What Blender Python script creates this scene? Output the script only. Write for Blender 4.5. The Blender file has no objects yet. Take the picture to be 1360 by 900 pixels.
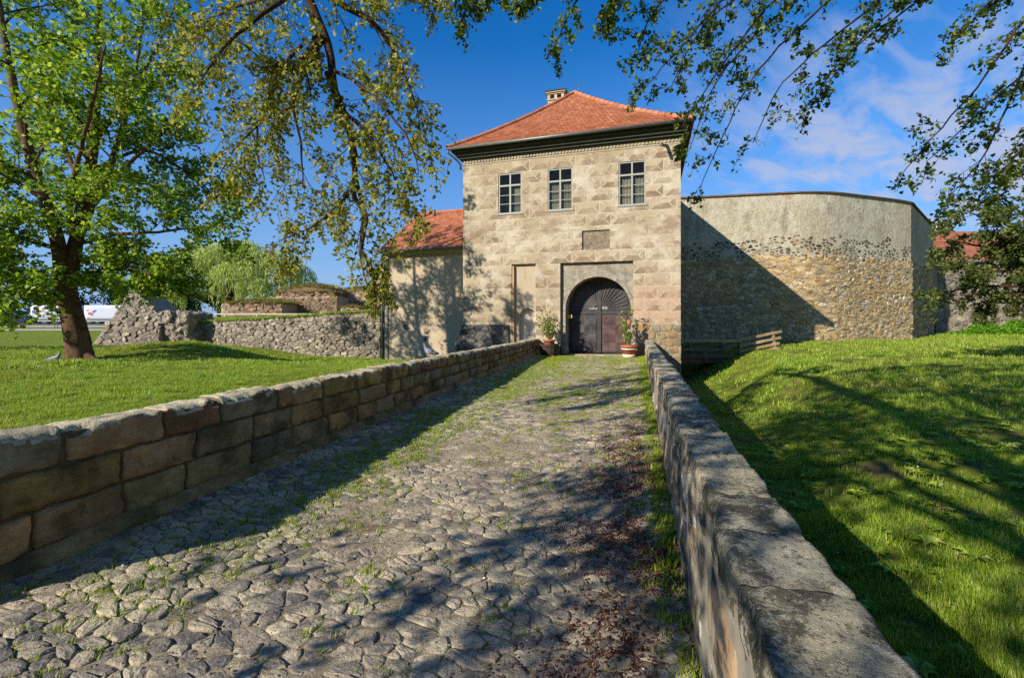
import bpy, bmesh, math, random
import numpy as np
from mathutils import Vector, Matrix, noise as mnoise

R = math.radians
scene = bpy.context.scene
col = scene.collection

# ------------------------------------------------------------------ camera
EYE = 1.7
cam_data = bpy.data.cameras.new("camera")
cam_data.sensor_width = 36.0
cam_data.lens = 600.0 / 1360.0 * 36.0
cam_data.shift_y = -29.0 / 1360.0
cam_data.clip_start = 0.05
cam_data.clip_end = 3000.0
cam = bpy.data.objects.new("camera", cam_data)
cam.location = (0, 0, EYE)
cam.rotation_euler = (R(90), 0, 0)
col.objects.link(cam)
scene.camera = cam

# ------------------------------------------------------------------ light
SUN_AZ, SUN_EL = 51.0, 26.5           # direction the light travels (from +Y towards +X), elevation
sun_dir = Vector((math.sin(R(SUN_AZ)) * math.cos(R(SUN_EL)), math.cos(R(SUN_AZ)) * math.cos(R(SUN_EL)), -math.sin(R(SUN_EL))))
sun_data = bpy.data.lights.new("sun", 'SUN')
sun_data.energy = 5.0
sun_data.angle = R(0.5)
sun_data.color = (1.0, 0.95, 0.87)
sun = bpy.data.objects.new("sun", sun_data)
sun.rotation_euler = sun_dir.to_track_quat('-Z', 'Y').to_euler()
sun.location = (-20, -15, 25)
col.objects.link(sun)

world = bpy.data.worlds.new("World")
scene.world = world
world.use_nodes = True
wnt = world.node_tree
wnt.nodes.clear()

def build_world():
    n = wnt.nodes; l = wnt.links
    out = n.new('ShaderNodeOutputWorld')
    bg = n.new('ShaderNodeBackground'); bg.inputs['Strength'].default_value = 0.083
    sky = n.new('ShaderNodeTexSky'); sky.sky_type = 'NISHITA'; sky.sun_disc = False
    sky.sun_elevation = R(SUN_EL); sky.sun_rotation = R(180 + SUN_AZ)
    sky.altitude = 300; sky.air_density = 1.0; sky.dust_density = 0.1; sky.ozone_density = 1.6
    hs = n.new('ShaderNodeHueSaturation'); hs.inputs['Saturation'].default_value = 1.45; hs.inputs['Value'].default_value = 1.0
    hs.inputs['Hue'].default_value = 0.495
    l.new(sky.outputs[0], hs.inputs['Color'])
    tint = n.new('ShaderNodeMix'); tint.data_type = 'RGBA'; tint.blend_type = 'MULTIPLY'; tint.inputs[0].default_value = 1.0
    l.new(hs.outputs[0], tint.inputs[6]); tint.inputs[7].default_value = (1.0, 1.16, 1.55, 1)
    tc = n.new('ShaderNodeTexCoord')
    sep = n.new('ShaderNodeSeparateXYZ'); l.new(tc.outputs['Generated'], sep.inputs[0])
    def m(op, a, b=None, clamp=False):
        q = n.new('ShaderNodeMath'); q.operation = op; q.use_clamp = clamp
        for i, v in enumerate((a, b)):
            if v is None: continue
            if isinstance(v, (int, float)): q.inputs[i].default_value = v
            else: l.new(v, q.inputs[i])
        return q.outputs[0]
    zz = m('ADD', m('MAXIMUM', sep.outputs[2], 0.0), 0.10)
    cx = m('DIVIDE', sep.outputs[0], zz); cy = m('DIVIDE', sep.outputs[1], zz)
    # streets of small clouds, drawn out along one wind direction
    cmb = n.new('ShaderNodeCombineXYZ')
    l.new(m('ADD', m('MULTIPLY', cx, 0.80), m('MULTIPLY', cy, 0.60)), cmb.inputs[0])
    l.new(m('MULTIPLY', m('SUBTRACT', m('MULTIPLY', cy, 0.80), m('MULTIPLY', cx, 0.60)), 2.1), cmb.inputs[1])
    def noise(scale, detail, rough, dist, vec):
        t = n.new('ShaderNodeTexNoise'); t.inputs['Scale'].default_value = scale; t.inputs['Detail'].default_value = detail
        t.inputs['Roughness'].default_value = rough; t.inputs['Distortion'].default_value = dist
        l.new(vec, t.inputs['Vector']); return t.outputs['Fac']
    n1 = noise(3.0, 9, 0.60, 0.5, cmb.outputs[0]); n2 = noise(0.5, 4, 0.5, 0.2, cmb.outputs[0])
    # the cloud field lies to the east of the gate (+X side) and thins out overhead
    side = m('MULTIPLY', m('ADD', sep.outputs[0], -0.22), 3.2, True)
    up = m('SUBTRACT', 1.0, m('MULTIPLY', m('ADD', sep.outputs[2], -0.26), 2.6, True), True)
    dens = m('ADD', m('MULTIPLY', n1, 0.80), m('MULTIPLY', n2, 0.55))
    cov = m('MULTIPLY', m('MULTIPLY', m('SUBTRACT', dens, 0.575), 5.5, True), m('MULTIPLY', side, up), True)
    # a pale bank near the horizon everywhere
    hor = m('MULTIPLY', m('SUBTRACT', 0.12, sep.outputs[2]), 5.0, True)
    cov2 = m('MULTIPLY', hor, m('MULTIPLY', m('SUBTRACT', n2, 0.35), 1.6, True))
    cov = m('MAXIMUM', cov, m('MULTIPLY', cov2, 0.8))
    # paler blue air towards the horizon, the same all round
    air = n.new('ShaderNodeMix'); air.data_type = 'RGBA'; l.new(m('MULTIPLY', m('POWER', m('SUBTRACT', 1.0, m('DIVIDE', m('MAXIMUM', sep.outputs[2], 0.0), 0.52), True), 1.2), 0.92), air.inputs[0]); l.new(tint.outputs[2], air.inputs[6]); air.inputs[7].default_value = (2.0, 3.5, 6.3, 1)
    mix = n.new('ShaderNodeMix'); mix.data_type = 'RGBA'
    l.new(m('MULTIPLY', cov, 0.86), mix.inputs[0]); l.new(air.outputs[2], mix.inputs[6]); mix.inputs[7].default_value = (4.2, 4.7, 6.3, 1)
    l.new(mix.outputs[2], bg.inputs['Color']); l.new(bg.outputs[0], out.inputs[0])
build_world()

scene.view_settings.view_transform = 'Standard'
scene.view_settings.look = 'None'
scene.view_settings.gamma = 1.0
scene.view_settings.use_curve_mapping = False
scene.view_settings.exposure = 0.5
scene.cycles.use_denoising = False
scene.cycles.max_bounces = 6
scene.cycles.diffuse_bounces = 3
scene.cycles.transparent_max_bounces = 8
scene.cycles.caustics_reflective = False
scene.cycles.caustics_refractive = False

# ================================================================== helpers
def srgb(r, g, b):
    f = lambda v: (v / 255 / 12.92) if v / 255 <= 0.04045 else ((v / 255 + 0.055) / 1.055) ** 2.4
    return (f(r), f(g), f(b), 1.0)

class G:
    """small node-graph helper for procedural materials"""
    def __init__(s, name):
        s.mat = bpy.data.materials.new(name); s.mat.use_nodes = True
        s.nt = s.mat.node_tree; s.nt.nodes.clear()
        s.out = s.nt.nodes.new('ShaderNodeOutputMaterial')
        s.bs = s.nt.nodes.new('ShaderNodeBsdfPrincipled')
        s.nt.links.new(s.bs.outputs[0], s.out.inputs[0])
        s._tc = None
    def new(s, t): return s.nt.nodes.new(t)
    def put(s, sock, v):
        if v is None: return
        if isinstance(v, bpy.types.NodeSocket): s.nt.links.new(v, sock)
        else:
            if sock.type == 'RGBA' and len(v) == 3: v = (*v, 1)
            sock.default_value = v
    def tc(s, k='Object'):
        if s._tc is None: s._tc = s.new('ShaderNodeTexCoord')
        return s._tc.outputs[k]
    def pos(s): return s.new('ShaderNodeNewGeometry').outputs['Position']
    def normal(s): return s.new('ShaderNodeNewGeometry').outputs['Normal']
    def rand(s):
        g = s.new('ShaderNodeNewGeometry'); o = s.new('ShaderNodeObjectInfo')
        return s.math('FRACT', s.math('ADD', g.outputs['Random Per Island'], o.outputs['Random']))
    def xyz(s, vec):
        q = s.new('ShaderNodeSeparateXYZ'); s.put(q.inputs[0], vec); return q.outputs
    def comb(s, x, y, z):
        q = s.new('ShaderNodeCombineXYZ')
        for i, v in enumerate((x, y, z)): s.put(q.inputs[i], v)
        return q.outputs[0]
    def scale(s, vec, sc):
        q = s.new('ShaderNodeMapping'); s.put(q.inputs[0], vec); q.inputs['Scale'].default_value = sc; return q.outputs[0]
    def offs(s, vec, fac):
        q = s.new('ShaderNodeVectorMath'); q.operation = 'ADD'; s.put(q.inputs[0], vec)
        c = s.comb(s.math('MULTIPLY', fac, 37.0), s.math('MULTIPLY', fac, 91.0), s.math('MULTIPLY', fac, 53.0))
        s.put(q.inputs[1], c); return q.outputs[0]
    def noise(s, vec, scale=5, detail=4, rough=0.55, dist=0.0):
        q = s.new('ShaderNodeTexNoise'); s.put(q.inputs['Vector'], vec)
        q.inputs['Scale'].default_value = scale; q.inputs['Detail'].default_value = detail
        q.inputs['Roughness'].default_value = rough; q.inputs['Distortion'].default_value = dist
        return q.outputs['Fac']
    def vor(s, vec, scale=5, feature='F1', out='Distance', rnd=1.0):
        q = s.new('ShaderNodeTexVoronoi'); q.feature = feature; s.put(q.inputs['Vector'], vec)
        q.inputs['Scale'].default_value = scale; q.inputs['Randomness'].default_value = rnd
        return q.outputs[out]
    def math(s, op, a, b=None, clamp=False, c=None):
        q = s.new('ShaderNodeMath'); q.operation = op; q.use_clamp = clamp
        s.put(q.inputs[0], a); s.put(q.inputs[1], b)
        if c is not None: s.put(q.inputs[2], c)
        return q.outputs[0]
    def step(s, v, lo, hi):
        q = s.new('ShaderNodeMapRange'); q.interpolation_type = 'SMOOTHSTEP'; s.put(q.inputs['Value'], v)
        s.put(q.inputs['From Min'], lo); s.put(q.inputs['From Max'], hi); return q.outputs[0]
    def ramp(s, fac, stops, const=False):
        q = s.new('ShaderNodeValToRGB'); s.put(q.inputs[0], fac)
        el = q.color_ramp.elements
        if const: q.color_ramp.interpolation = 'CONSTANT'
        while len(el) < len(stops): el.new(0.5)
        for e, (p, c) in zip(el, stops):
            e.position = p; e.color = c if len(c) == 4 else (*c, 1)
        return q.outputs[0]
    def mix(s, fac, a, b, mode='MIX'):
        q = s.new('ShaderNodeMix'); q.data_type = 'RGBA'; q.blend_type = mode
        s.put(q.inputs[0], fac); s.put(q.inputs[6], a); s.put(q.inputs[7], b); return q.outputs[2]
    def bump(s, h, strength=0.5, dist=0.02, normal=None):
        q = s.new('ShaderNodeBump'); s.put(q.inputs['Height'], h); q.inputs['Strength'].default_value = strength
        q.inputs['Distance'].default_value = dist
        if normal is not None: s.put(q.inputs['Normal'], normal)
        return q.outputs[0]
    def done(s, color, rough=0.85, normal=None, spec=0.3, **kw):
        s.put(s.bs.inputs['Base Color'], color); s.put(s.bs.inputs['Roughness'], rough)
        s.bs.inputs['Specular IOR Level'].default_value = spec
        if normal is not None: s.put(s.bs.inputs['Normal'], normal)
        for k, v in kw.items(): s.put(s.bs.inputs[k], v)
        return s.mat

def plain(name, c, rough=0.6, spec=0.4, nscale=8, var=0.25, **kw):
    g = G(name); n = g.noise(g.tc(), nscale, 5, 0.6)
    dark = tuple(v * (1 - var) for v in c[:3]) + (1,); lite = tuple(min(1, v * (1 + var)) for v in c[:3]) + (1,)
    return g.done(g.ramp(n, [(0.25, dark), (0.75, lite)]), rough, g.bump(n, 0.15, 0.01), spec, **kw)

# ---- meshes
def link(name, me, mat=None, parent=None, loc=None, rotz=None):
    o = bpy.data.objects.new(name, me)
    if mat is not None and me is not None and not me.materials:
        for m in (mat if isinstance(mat, (list, tuple)) else [mat]): me.materials.append(m)
    if parent is not None: o.parent = parent
    if loc is not None: o.location = loc
    if rotz is not None: o.rotation_euler = (0, 0, rotz)
    col.objects.link(o)
    return o

def tag(o, label=None, cat=None, group=None, kind=None):
    if label: o['label'] = label
    if cat: o['category'] = cat
    if group: o['group'] = group
    if kind: o['kind'] = kind
    return o

def empty(name, loc=(0, 0, 0), rotz=0.0, label=None, cat=None, group=None, kind=None):
    o = bpy.data.objects.new(name, None); o.empty_display_size = 0.3
    o.location = loc; o.rotation_euler = (0, 0, rotz); col.objects.link(o)
    return tag(o, label, cat, group, kind)

def np_mesh(name, V, F, smooth=False):
    V = np.asarray(V, dtype=np.float32).reshape(-1, 3); F = np.asarray(F, dtype=np.int32)
    me = bpy.data.meshes.new(name); M, k = F.shape
    me.vertices.add(len(V)); me.vertices.foreach_set('co', V.ravel())
    me.loops.add(M * k); me.loops.foreach_set('vertex_index', F.ravel())
    me.polygons.add(M); me.polygons.foreach_set('loop_start', np.arange(M, dtype=np.int32) * k)
    if smooth: me.polygons.foreach_set('use_smooth', np.ones(M, dtype=bool))
    me.update(calc_edges=True)
    return me

class MB:
    """collects polygons into one mesh"""
    def __init__(s): s.v = []; s.f = []; s.sm = []; s.mi = []
    def add(s, vs, fs, smooth=False, mi=0):
        b = len(s.v); s.v.extend([tuple(p) for p in vs])
        for f in fs: s.f.append(tuple(i + b for i in f)); s.sm.append(smooth); s.mi.append(mi)
        return s
    def box(s, x0, x1, y0, y1, z0, z1, mi=0):
        v = [(x0, y0, z0), (x1, y0, z0), (x1, y1, z0), (x0, y1, z0), (x0, y0, z1), (x1, y0, z1), (x1, y1, z1), (x0, y1, z1)]
        return s.add(v, [(0, 3, 2, 1), (4, 5, 6, 7), (0, 1, 5, 4), (1, 2, 6, 5), (2, 3, 7, 6), (3, 0, 4, 7)], False, mi)
    def bar(s, a, b, w, h, up=(0, 0, 1), mi=0):
        a, b = Vector(a), Vector(b); d = (b - a).normalized(); sx = d.cross(Vector(up))
        if sx.length < 1e-4: sx = d.cross(Vector((1, 0, 0)))
        sx.normalize(); sz = sx.cross(d); sx = sx * w / 2; sz = sz * h / 2
        v = [a - sx - sz, a + sx - sz, a + sx + sz, a - sx + sz, b - sx - sz, b + sx - sz, b + sx + sz, b - sx + sz]
        return s.add(v, [(0, 1, 2, 3), (4, 7, 6, 5), (0, 4, 5, 1), (1, 5, 6, 2), (2, 6, 7, 3), (3, 7, 4, 0)], False, mi)
    def tube(s, pts, rad, n=8, smooth=True, cap=True, mi=0):
        pts = [Vector(p) for p in pts]
        if not hasattr(rad, '__len__'): rad = [rad] * len(pts)
        vs = []
        for i, p in enumerate(pts):
            t = (pts[min(i + 1, len(pts) - 1)] - pts[max(i - 1, 0)]).normalized()
            a = t.cross(Vector((0.31, 0.17, 0.93)))
            if a.length < 0.05: a = t.cross(Vector((1, 0, 0)))
            a.normalize(); b = t.cross(a)
            for k in range(n):
                q = 2 * math.pi * k / n; vs.append(p + (a * math.cos(q) + b * math.sin(q)) * rad[i])
        fs = [(i * n + k, i * n + (k + 1) % n, (i + 1) * n + (k + 1) % n, (i + 1) * n + k) for i in range(len(pts) - 1) for k in range(n)]
        if cap: fs += [tuple(range(n - 1, -1, -1)), tuple((len(pts) - 1) * n + k for k in range(n))]
        return s.add(vs, fs, smooth, mi)
    def lathe(s, prof, c=(0, 0, 0), n=20, smooth=True, mi=0):
        vs = [(c[0] + r * math.cos(2 * math.pi * k / n), c[1] + r * math.sin(2 * math.pi * k / n), c[2] + z) for r, z in prof for k in range(n)]
        fs = [(i * n + k, i * n + (k + 1) % n, (i + 1) * n + (k + 1) % n, (i + 1) * n + k) for i in range(len(prof) - 1) for k in range(n)]
        return s.add(vs, fs, smooth, mi)
    def prism(s, poly, y0, y1, mi=0):
        """polygon in x,z swept along y"""
        n = len(poly); v = [(x, y0, z) for x, z in poly] + [(x, y1, z) for x, z in poly]
        fs = [tuple(range(n)), tuple(range(2 * n - 1, n - 1, -1))] + [(i, n + i, n + (i + 1) % n, (i + 1) % n) for i in range(n)]
        return s.add(v, fs, False, mi)
    def build(s, name, mat, parent=None, loc=None, rotz=None):
        me = bpy.data.meshes.new(name); me.from_pydata(s.v, [], s.f)
        me.polygons.foreach_set('use_smooth', s.sm)
        if any(s.mi): me.polygons.foreach_set('material_index', s.mi)
        me.update(); return link(name, me, mat, parent, loc, rotz)

def rounded_block(L, D, H, r, n=(6, 4, 4), amp=0.01, fs=6.0, seed=0.0, chip=0.0):
    """a roughly hewn block centred on the origin: grid box, rounded edges, noise"""
    half = (L / 2, D / 2, H / 2); idx = {}; vs = []; fs_ = []
    def vid(i, j, k):
        key = (i, j, k)
        if key not in idx:
            p = [(-1 + 2 * i / n[0]) * half[0], (-1 + 2 * j / n[1]) * half[1], (-1 + 2 * k / n[2]) * half[2]]
            inn = [max(-(h - r), min(h - r, q)) for h, q in zip(half, p)]
            d = Vector(p) - Vector(inn)
            q = Vector(inn) + (d.normalized() * r if d.length > 1e-6 else d)
            o = Vector((seed * 7.31, seed * 3.17, seed * 5.77))
            nv = mnoise.noise_vector((q + o) * fs)
            nv2 = mnoise.noise_vector((q + o) * fs * 3.1)
            q2 = q + nv * amp + nv2 * amp * 0.4
            if chip:
                ez = max(0, 1 - abs(H / 2 - q.z) / 0.07)
                ey = max(0, 1 - (half[1] - abs(q.y)) / 0.06)
                c = max(0.0, mnoise.noise((q + o) * 9.0) + 0.15) * chip
                q2.z -= c * ez * ey; q2.y -= math.copysign(c * 0.8 * ez * ey, q.y)
            idx[key] = len(vs); vs.append(q2)
        return idx[key]
    for a, b, c in ((0, 1, 2), (1, 2, 0), (2, 0, 1)):
        for side in (0, n[c]):
            for i in range(n[a]):
                for j in range(n[b]):
                    q = []
                    for (ii, jj) in ((i, j), (i + 1, j), (i + 1, j + 1), (i, j + 1)):
                        t = [0, 0, 0]; t[a] = ii; t[b] = jj; t[c] = side; q.append(vid(*t))
                    fs_.append(tuple(q) if side else tuple(reversed(q)))
    return vs, fs_

def block_mesh(*a, **k):
    vs, fs = rounded_block(*a, **k); m = MB(); m.add(vs, fs, True); me = bpy.data.meshes.new('stone')
    me.from_pydata([tuple(v) for v in m.v], [], m.f); me.polygons.foreach_set('use_smooth', m.sm); me.update(); return me

# ---- irregular stones: cells of a jittered grid (Voronoi by clipping)
def clip(poly, mx, my, nx, ny):
    out = []; n = len(poly)
    for i in range(n):
        ax, ay = poly[i]; bx, by = poly[(i + 1) % n]
        da = (ax - mx) * nx + (ay - my) * ny; db = (bx - mx) * nx + (by - my) * ny
        if da <= 0: out.append((ax, ay))
        if (da < 0 < db) or (db < 0 < da):
            t = da / (da - db); out.append((ax + (bx - ax) * t, ay + (by - ay) * t))
    return out

def cells(u0, u1, v0, v1, du, dv, jit, rng, skip=0.0, big=0.0):
    nu = max(1, int((u1 - u0) / du)); nv = max(1, int((v1 - v0) / dv)); du = (u1 - u0) / nu; dv = (v1 - v0) / nv
    pts = {}
    for j in range(nv):
        sh = 0.5 * (j % 2)
        for i in range(-1, nu + 1):
            if rng.random() < big: continue
            pts[(i, j)] = (u0 + (i + 0.5 + sh - 0.25 + (rng.random() - 0.5) * jit) * du, v0 + (j + 0.5 + (rng.random() - 0.5) * jit) * dv)
    res = []; asp = du / dv
    for (i, j), (x, y) in pts.items():
        poly = [(max(u0, x - 2.2 * du), max(v0, y - 2.2 * dv)), (min(u1, x + 2.2 * du), max(v0, y - 2.2 * dv)), (min(u1, x + 2.2 * du), min(v1, y + 2.2 * dv)), (max(u0, x - 2.2 * du), min(v1, y + 2.2 * dv))]
        if poly[1][0] - poly[0][0] < 1e-3: continue
        for dj in (-2, -1, 0, 1, 2):
            for di in (-3, -2, -1, 0, 1, 2, 3):
                q = pts.get((i + di, j + dj))
                if q is None or (di == 0 and dj == 0): continue
                # distance measured with the cell aspect so that flat courses stay flat
                nx = (q[0] - x) / asp; ny = (q[1] - y) * asp
                poly = clip(poly, (x + q[0]) / 2, (y + q[1]) / 2, nx, ny)
                if len(poly) < 3: break
            if len(poly) < 3: break
        if len(poly) >= 3 and rng.random() >= skip: res.append(((x, y), poly))
    return res

def shrink(poly, d):
    cx = sum(p[0] for p in poly) / len(poly); cy = sum(p[1] for p in poly) / len(poly); o = []
    for x, y in poly:
        l = math.hypot(x - cx, y - cy)
        k = max(0.15, (l - d) / l) if l > 1e-6 else 1
        o.append((cx + (x - cx) * k, cy + (y - cy) * k))
    return o

def chaikin(poly):
    o = []
    for i in range(len(poly)):
        a, b = poly[i], poly[(i + 1) % len(poly)]
        o.append((a[0] * 0.75 + b[0] * 0.25, a[1] * 0.75 + b[1] * 0.25)); o.append((a[0] * 0.25 + b[0] * 0.75, a[1] * 0.25 + b[1] * 0.75))
    return o

def area(p): return abs(sum(p[i][0] * p[(i + 1) % len(p)][1] - p[(i + 1) % len(p)][0] * p[i][1] for i in range(len(p)))) / 2

def stone_geo(poly, gap, h, fine, rng, tilt=0.0, base=-0.03, dome=0.35):
    """u,v polygon -> verts (u,v,w) with a rounded raised top"""
    p = shrink(poly, gap)
    # drop tiny edges
    q = [p[0]]
    for a in p[1:]:
        if math.hypot(a[0] - q[-1][0], a[1] - q[-1][1]) > 0.012: q.append(a)
    p = q if len(q) >= 3 else p
    if fine: p = chaikin(p)
    n = len(p); cx = sum(a[0] for a in p) / n; cy = sum(a[1] for a in p) / n
    rad = math.sqrt(max(1e-6, area(p)))
    tx, ty = (rng.random() - 0.5) * tilt, (rng.random() - 0.5) * tilt
    vs = []; rings = ((0.0, base, 0), (0.03, h * (1 - dome) * 0.75, 1), (0.16, h * (1 - dome * 0.35), 1)) if fine else ((0.0, base, 0), (0.12, h * (1 - dome * 0.4), 1))
    for k, w, up in rings:
        for (a, b) in p:
            x = a + (cx - a) * min(0.9, k * 1.6); y = b + (cy - b) * min(0.9, k * 1.6)
            vs.append((x, y, w + (tx * (x - cx) + ty * (y - cy)) * up + (rng.random() - 0.5) * 0.12 * abs(h) * up))
    vs.append((cx, cy, h)); c = len(vs) - 1; m = len(rings); fs = []
    for r_ in range(m - 1):
        for i in range(n): fs.append((r_ * n + i, r_ * n + (i + 1) % n, (r_ + 1) * n + (i + 1) % n, (r_ + 1) * n + i))
    for i in range(n): fs.append(((m - 1) * n + i, (m - 1) * n + (i + 1) % n, c))
    return vs, fs

def sett_geo(poly, gap, h, rng, tilt=0.1, base=-0.05, worn=False):
    """a flat worn paving stone with a ragged outline"""
    p = shrink(poly, gap); q = []
    if worn: q = [(a + (rng.random() - 0.5) * 0.006, b + (rng.random() - 0.5) * 0.006) for a, b in chaikin(p)]
    for i in range(0 if worn else len(p)):
        a, b = p[i], p[(i + 1) % len(p)]; l = math.hypot(b[0] - a[0], b[1] - a[1])
        if l < 0.012: continue
        q.append((a[0] + (rng.random() - 0.5) * 0.012, a[1] + (rng.random() - 0.5) * 0.012))
        if l > 0.05:
            t = 0.35 + 0.3 * rng.random(); o = (rng.random() - 0.5) * 0.018; q.append((a[0] + (b[0] - a[0]) * t - (b[1] - a[1]) / l * o, a[1] + (b[1] - a[1]) * t + (b[0] - a[0]) / l * o))
    if len(q) < 3: q = p
    n = len(q); cx = sum(a[0] for a in q) / n; cy = sum(a[1] for a in q) / n; tx, ty = (rng.random() - 0.5) * tilt, (rng.random() - 0.5) * tilt
    vs = []
    for k, w, up in ((0.0, base, 0), (0.02, h - 0.007, 1), (0.16, h - 0.001, 1), (0.55, h + 0.002, 1)):
        for (a, b) in q:
            x = a + (cx - a) * k; y = b + (cy - b) * k; vs.append((x, y, w + up * (tx * (x - cx) + ty * (y - cy) + (rng.random() - 0.5) * 0.005)))
    vs.append((cx, cy, h + (rng.random() - 0.4) * 0.006)); fs = []
    for r_ in range(3):
        for i in range(n): fs.append((r_ * n + i, r_ * n + (i + 1) % n, (r_ + 1) * n + (i + 1) % n, (r_ + 1) * n + i))
    for i in range(n): fs.append((3 * n + i, 3 * n + (i + 1) % n, 4 * n))
    return vs, fs

# ---- scattering one small template many times into one mesh
def scatter_mesh(name, TV, TF, pos, rot, scl, smooth=False):
    TV = np.asarray(TV, float); TF = np.asarray(TF, int); N = len(pos); k = len(TV)
    V = np.einsum('nij,kj->nki', rot, TV) * np.asarray(scl).reshape(N, 1, -1) + np.asarray(pos)[:, None, :]
    F = (TF[None] + (np.arange(N) * k)[:, None, None]).reshape(-1, TF.shape[1])
    return np_mesh(name, V.reshape(-1, 3), F, smooth)

def rot_z(a):
    c, s = np.cos(a), np.sin(a); z = np.zeros_like(a); o = np.ones_like(a)
    return np.stack([np.stack([c, -s, z], -1), np.stack([s, c, z], -1), np.stack([z, z, o], -1)], -2)

def rand_rot(nr, N, flat=None):
    """random rotations; flat pulls the normal towards +Z"""
    n = nr.normal(size=(N, 3))
    if flat is not None: n = n + np.array([0, 0, flat])
    n /= np.linalg.norm(n, axis=1, keepdims=True)
    t = nr.normal(size=(N, 3)); t -= (t * n).sum(1, keepdims=True) * n; t /= np.linalg.norm(t, axis=1, keepdims=True)
    b = np.cross(n, t)
    return np.stack([t, b, n], -1)

LEAF_V = [(0, -0.5, 0), (0.32, -0.1, 0.10), (0, 0.5, -0.04), (-0.32, -0.1, 0.10)]
LEAF_F = [(0, 1, 2), (0, 2, 3)]
MAPLE_V = [(0, -0.45, 0), (0.30, -0.35, 0.03), (0.50, 0.05, 0.07), (0.22, 0.12, 0.02), (0, 0.55, -0.06), (-0.22, 0.12, 0.02), (-0.50, 0.05, 0.07), (-0.30, -0.35, 0.03)]
MAPLE_F = [(0, 1, 3), (1, 2, 3), (0, 3, 5), (3, 4, 5), (0, 5, 7), (5, 6, 7)]

def smoothstep(a, b, x):
    t = np.clip((x - a) / (b - a), 0, 1); return t * t * (3 - 2 * t)

# ---- bridge frame: y' runs along the bridge to the gate, x' to the right
BA = R(15.48); BC, BS = math.cos(BA), math.sin(BA)
def b2w(x, y): return (x * BC + y * BS, -x * BS + y * BC)
def w2b(X, Y): return (X * BC - Y * BS, X * BS + Y * BC)
LX, RX = -3.883, 0.279           # inner faces of the two parapets
def deck_z(xb, yb):
    Y = -xb * BS + yb * BC
    u = (xb - (LX + RX) / 2) / 2.08
    return 0.013 * Y - 0.07 * np.maximum(0, 1 - u * u) + 0.035 * np.sin(yb * 0.9 + 1.1) * np.maximum(0, 1 - u * u) * 0.6
def top_z(xb, yb): return 0.956 - 0.008 * (-xb * BS + yb * BC)
# ---- tower frame: x along the front, y inward
TA = -R(16.95); TL = (-2.13, 19.65); TW, TD = 8.886, 11.0
def t2w(s, d): return (TL[0] + s * math.cos(TA) - d * math.sin(TA), TL[1] + s * math.sin(TA) + d * math.cos(TA))

# ---- terrain
def ground_z(X, Y):
    X = np.asarray(X, float); Y = np.asarray(Y, float)
    xb = X * BC - Y * BS; yb = X * BS + Y * BC
    left = 0.70 - 0.20 * smoothstep(6, 13, Y) - 0.85 * smoothstep(11, 20.5, Y) * smoothstep(-15.5, -8.0, X) - 0.35 * smoothstep(12, 26, Y) * (1 - smoothstep(-15.5, -8.0, X))
    left = left + 0.60 * np.exp(-(((X + 11.4) / 2.6) ** 2 + ((Y - 16.2) / 1.9) ** 2)) + 0.12 * np.exp(-(((X + 9) / 2.5) ** 2 + ((Y - 9) / 2.0) ** 2))
    left = left + 0.10 * smoothstep(26, 60, Y)
    right = -0.08 + 0.40 * smoothstep(0.5, 4.4, xb) + 0.0 * X
    right = right - 0.85 * (1 - smoothstep(1.6, 5.2, xb)) * smoothstep(5, 12, Y) * (1 - smoothstep(23, 27, Y))
    right = right - 0.55 * np.exp(-(((X - 8.4) / 2.2) ** 2 + ((Y - 20.0) / 4.0) ** 2)) - 0.16 * smoothstep(17, 24, Y) * (1 - smoothstep(12, 18, X))
    right = right + 0.10 * smoothstep(29, 37, Y)
    bumps = 0.035 * np.sin(X * 0.9 + 1.3 * np.sin(Y * 0.5)) * np.cos(Y * 0.7 + 0.6 * np.sin(X * 0.8)) + 0.018 * np.sin(X * 2.3 + Y * 1.1) * np.sin(Y * 2.1 - X * 0.7)
    bumps = bumps * (1 - smoothstep(28, 45, np.hypot(X, Y)))
    z = np.where(xb < -2, left, right) + bumps
    # before the left wall begins the lawn runs down to the path
    ramp = (1 - smoothstep(1.1, 1.5, yb)) * smoothstep(-6.2, -4.1, xb) * (xb < -2)
    z = z * (1 - ramp) + (0.013 * Y - 0.005) * ramp
    inner = (xb > np.where(yb < 1.35, -3.89, -4.1)) & (xb < 0.47) & (yb < 22)
    return np.where(inner, -0.75, z)

# ================================================================== materials
def leaf_mat(name, stops, trans=0.35, rough=0.5, spec=0.25):
    g = G(name); c = g.ramp(g.rand(), stops)
    tr = g.new('ShaderNodeBsdfTranslucent'); g.put(tr.inputs[0], g.mix(1.0, c, (1.0, 1.0, 0.45, 1), 'MULTIPLY'))
    mx = g.new('ShaderNodeMixShader'); mx.inputs[0].default_value = trans
    g.done(c, rough, None, spec)
    g.nt.links.new(g.bs.outputs[0], mx.inputs[1]); g.nt.links.new(tr.outputs[0], mx.inputs[2]); g.nt.links.new(mx.outputs[0], g.out.inputs[0])
    return g.mat

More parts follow.
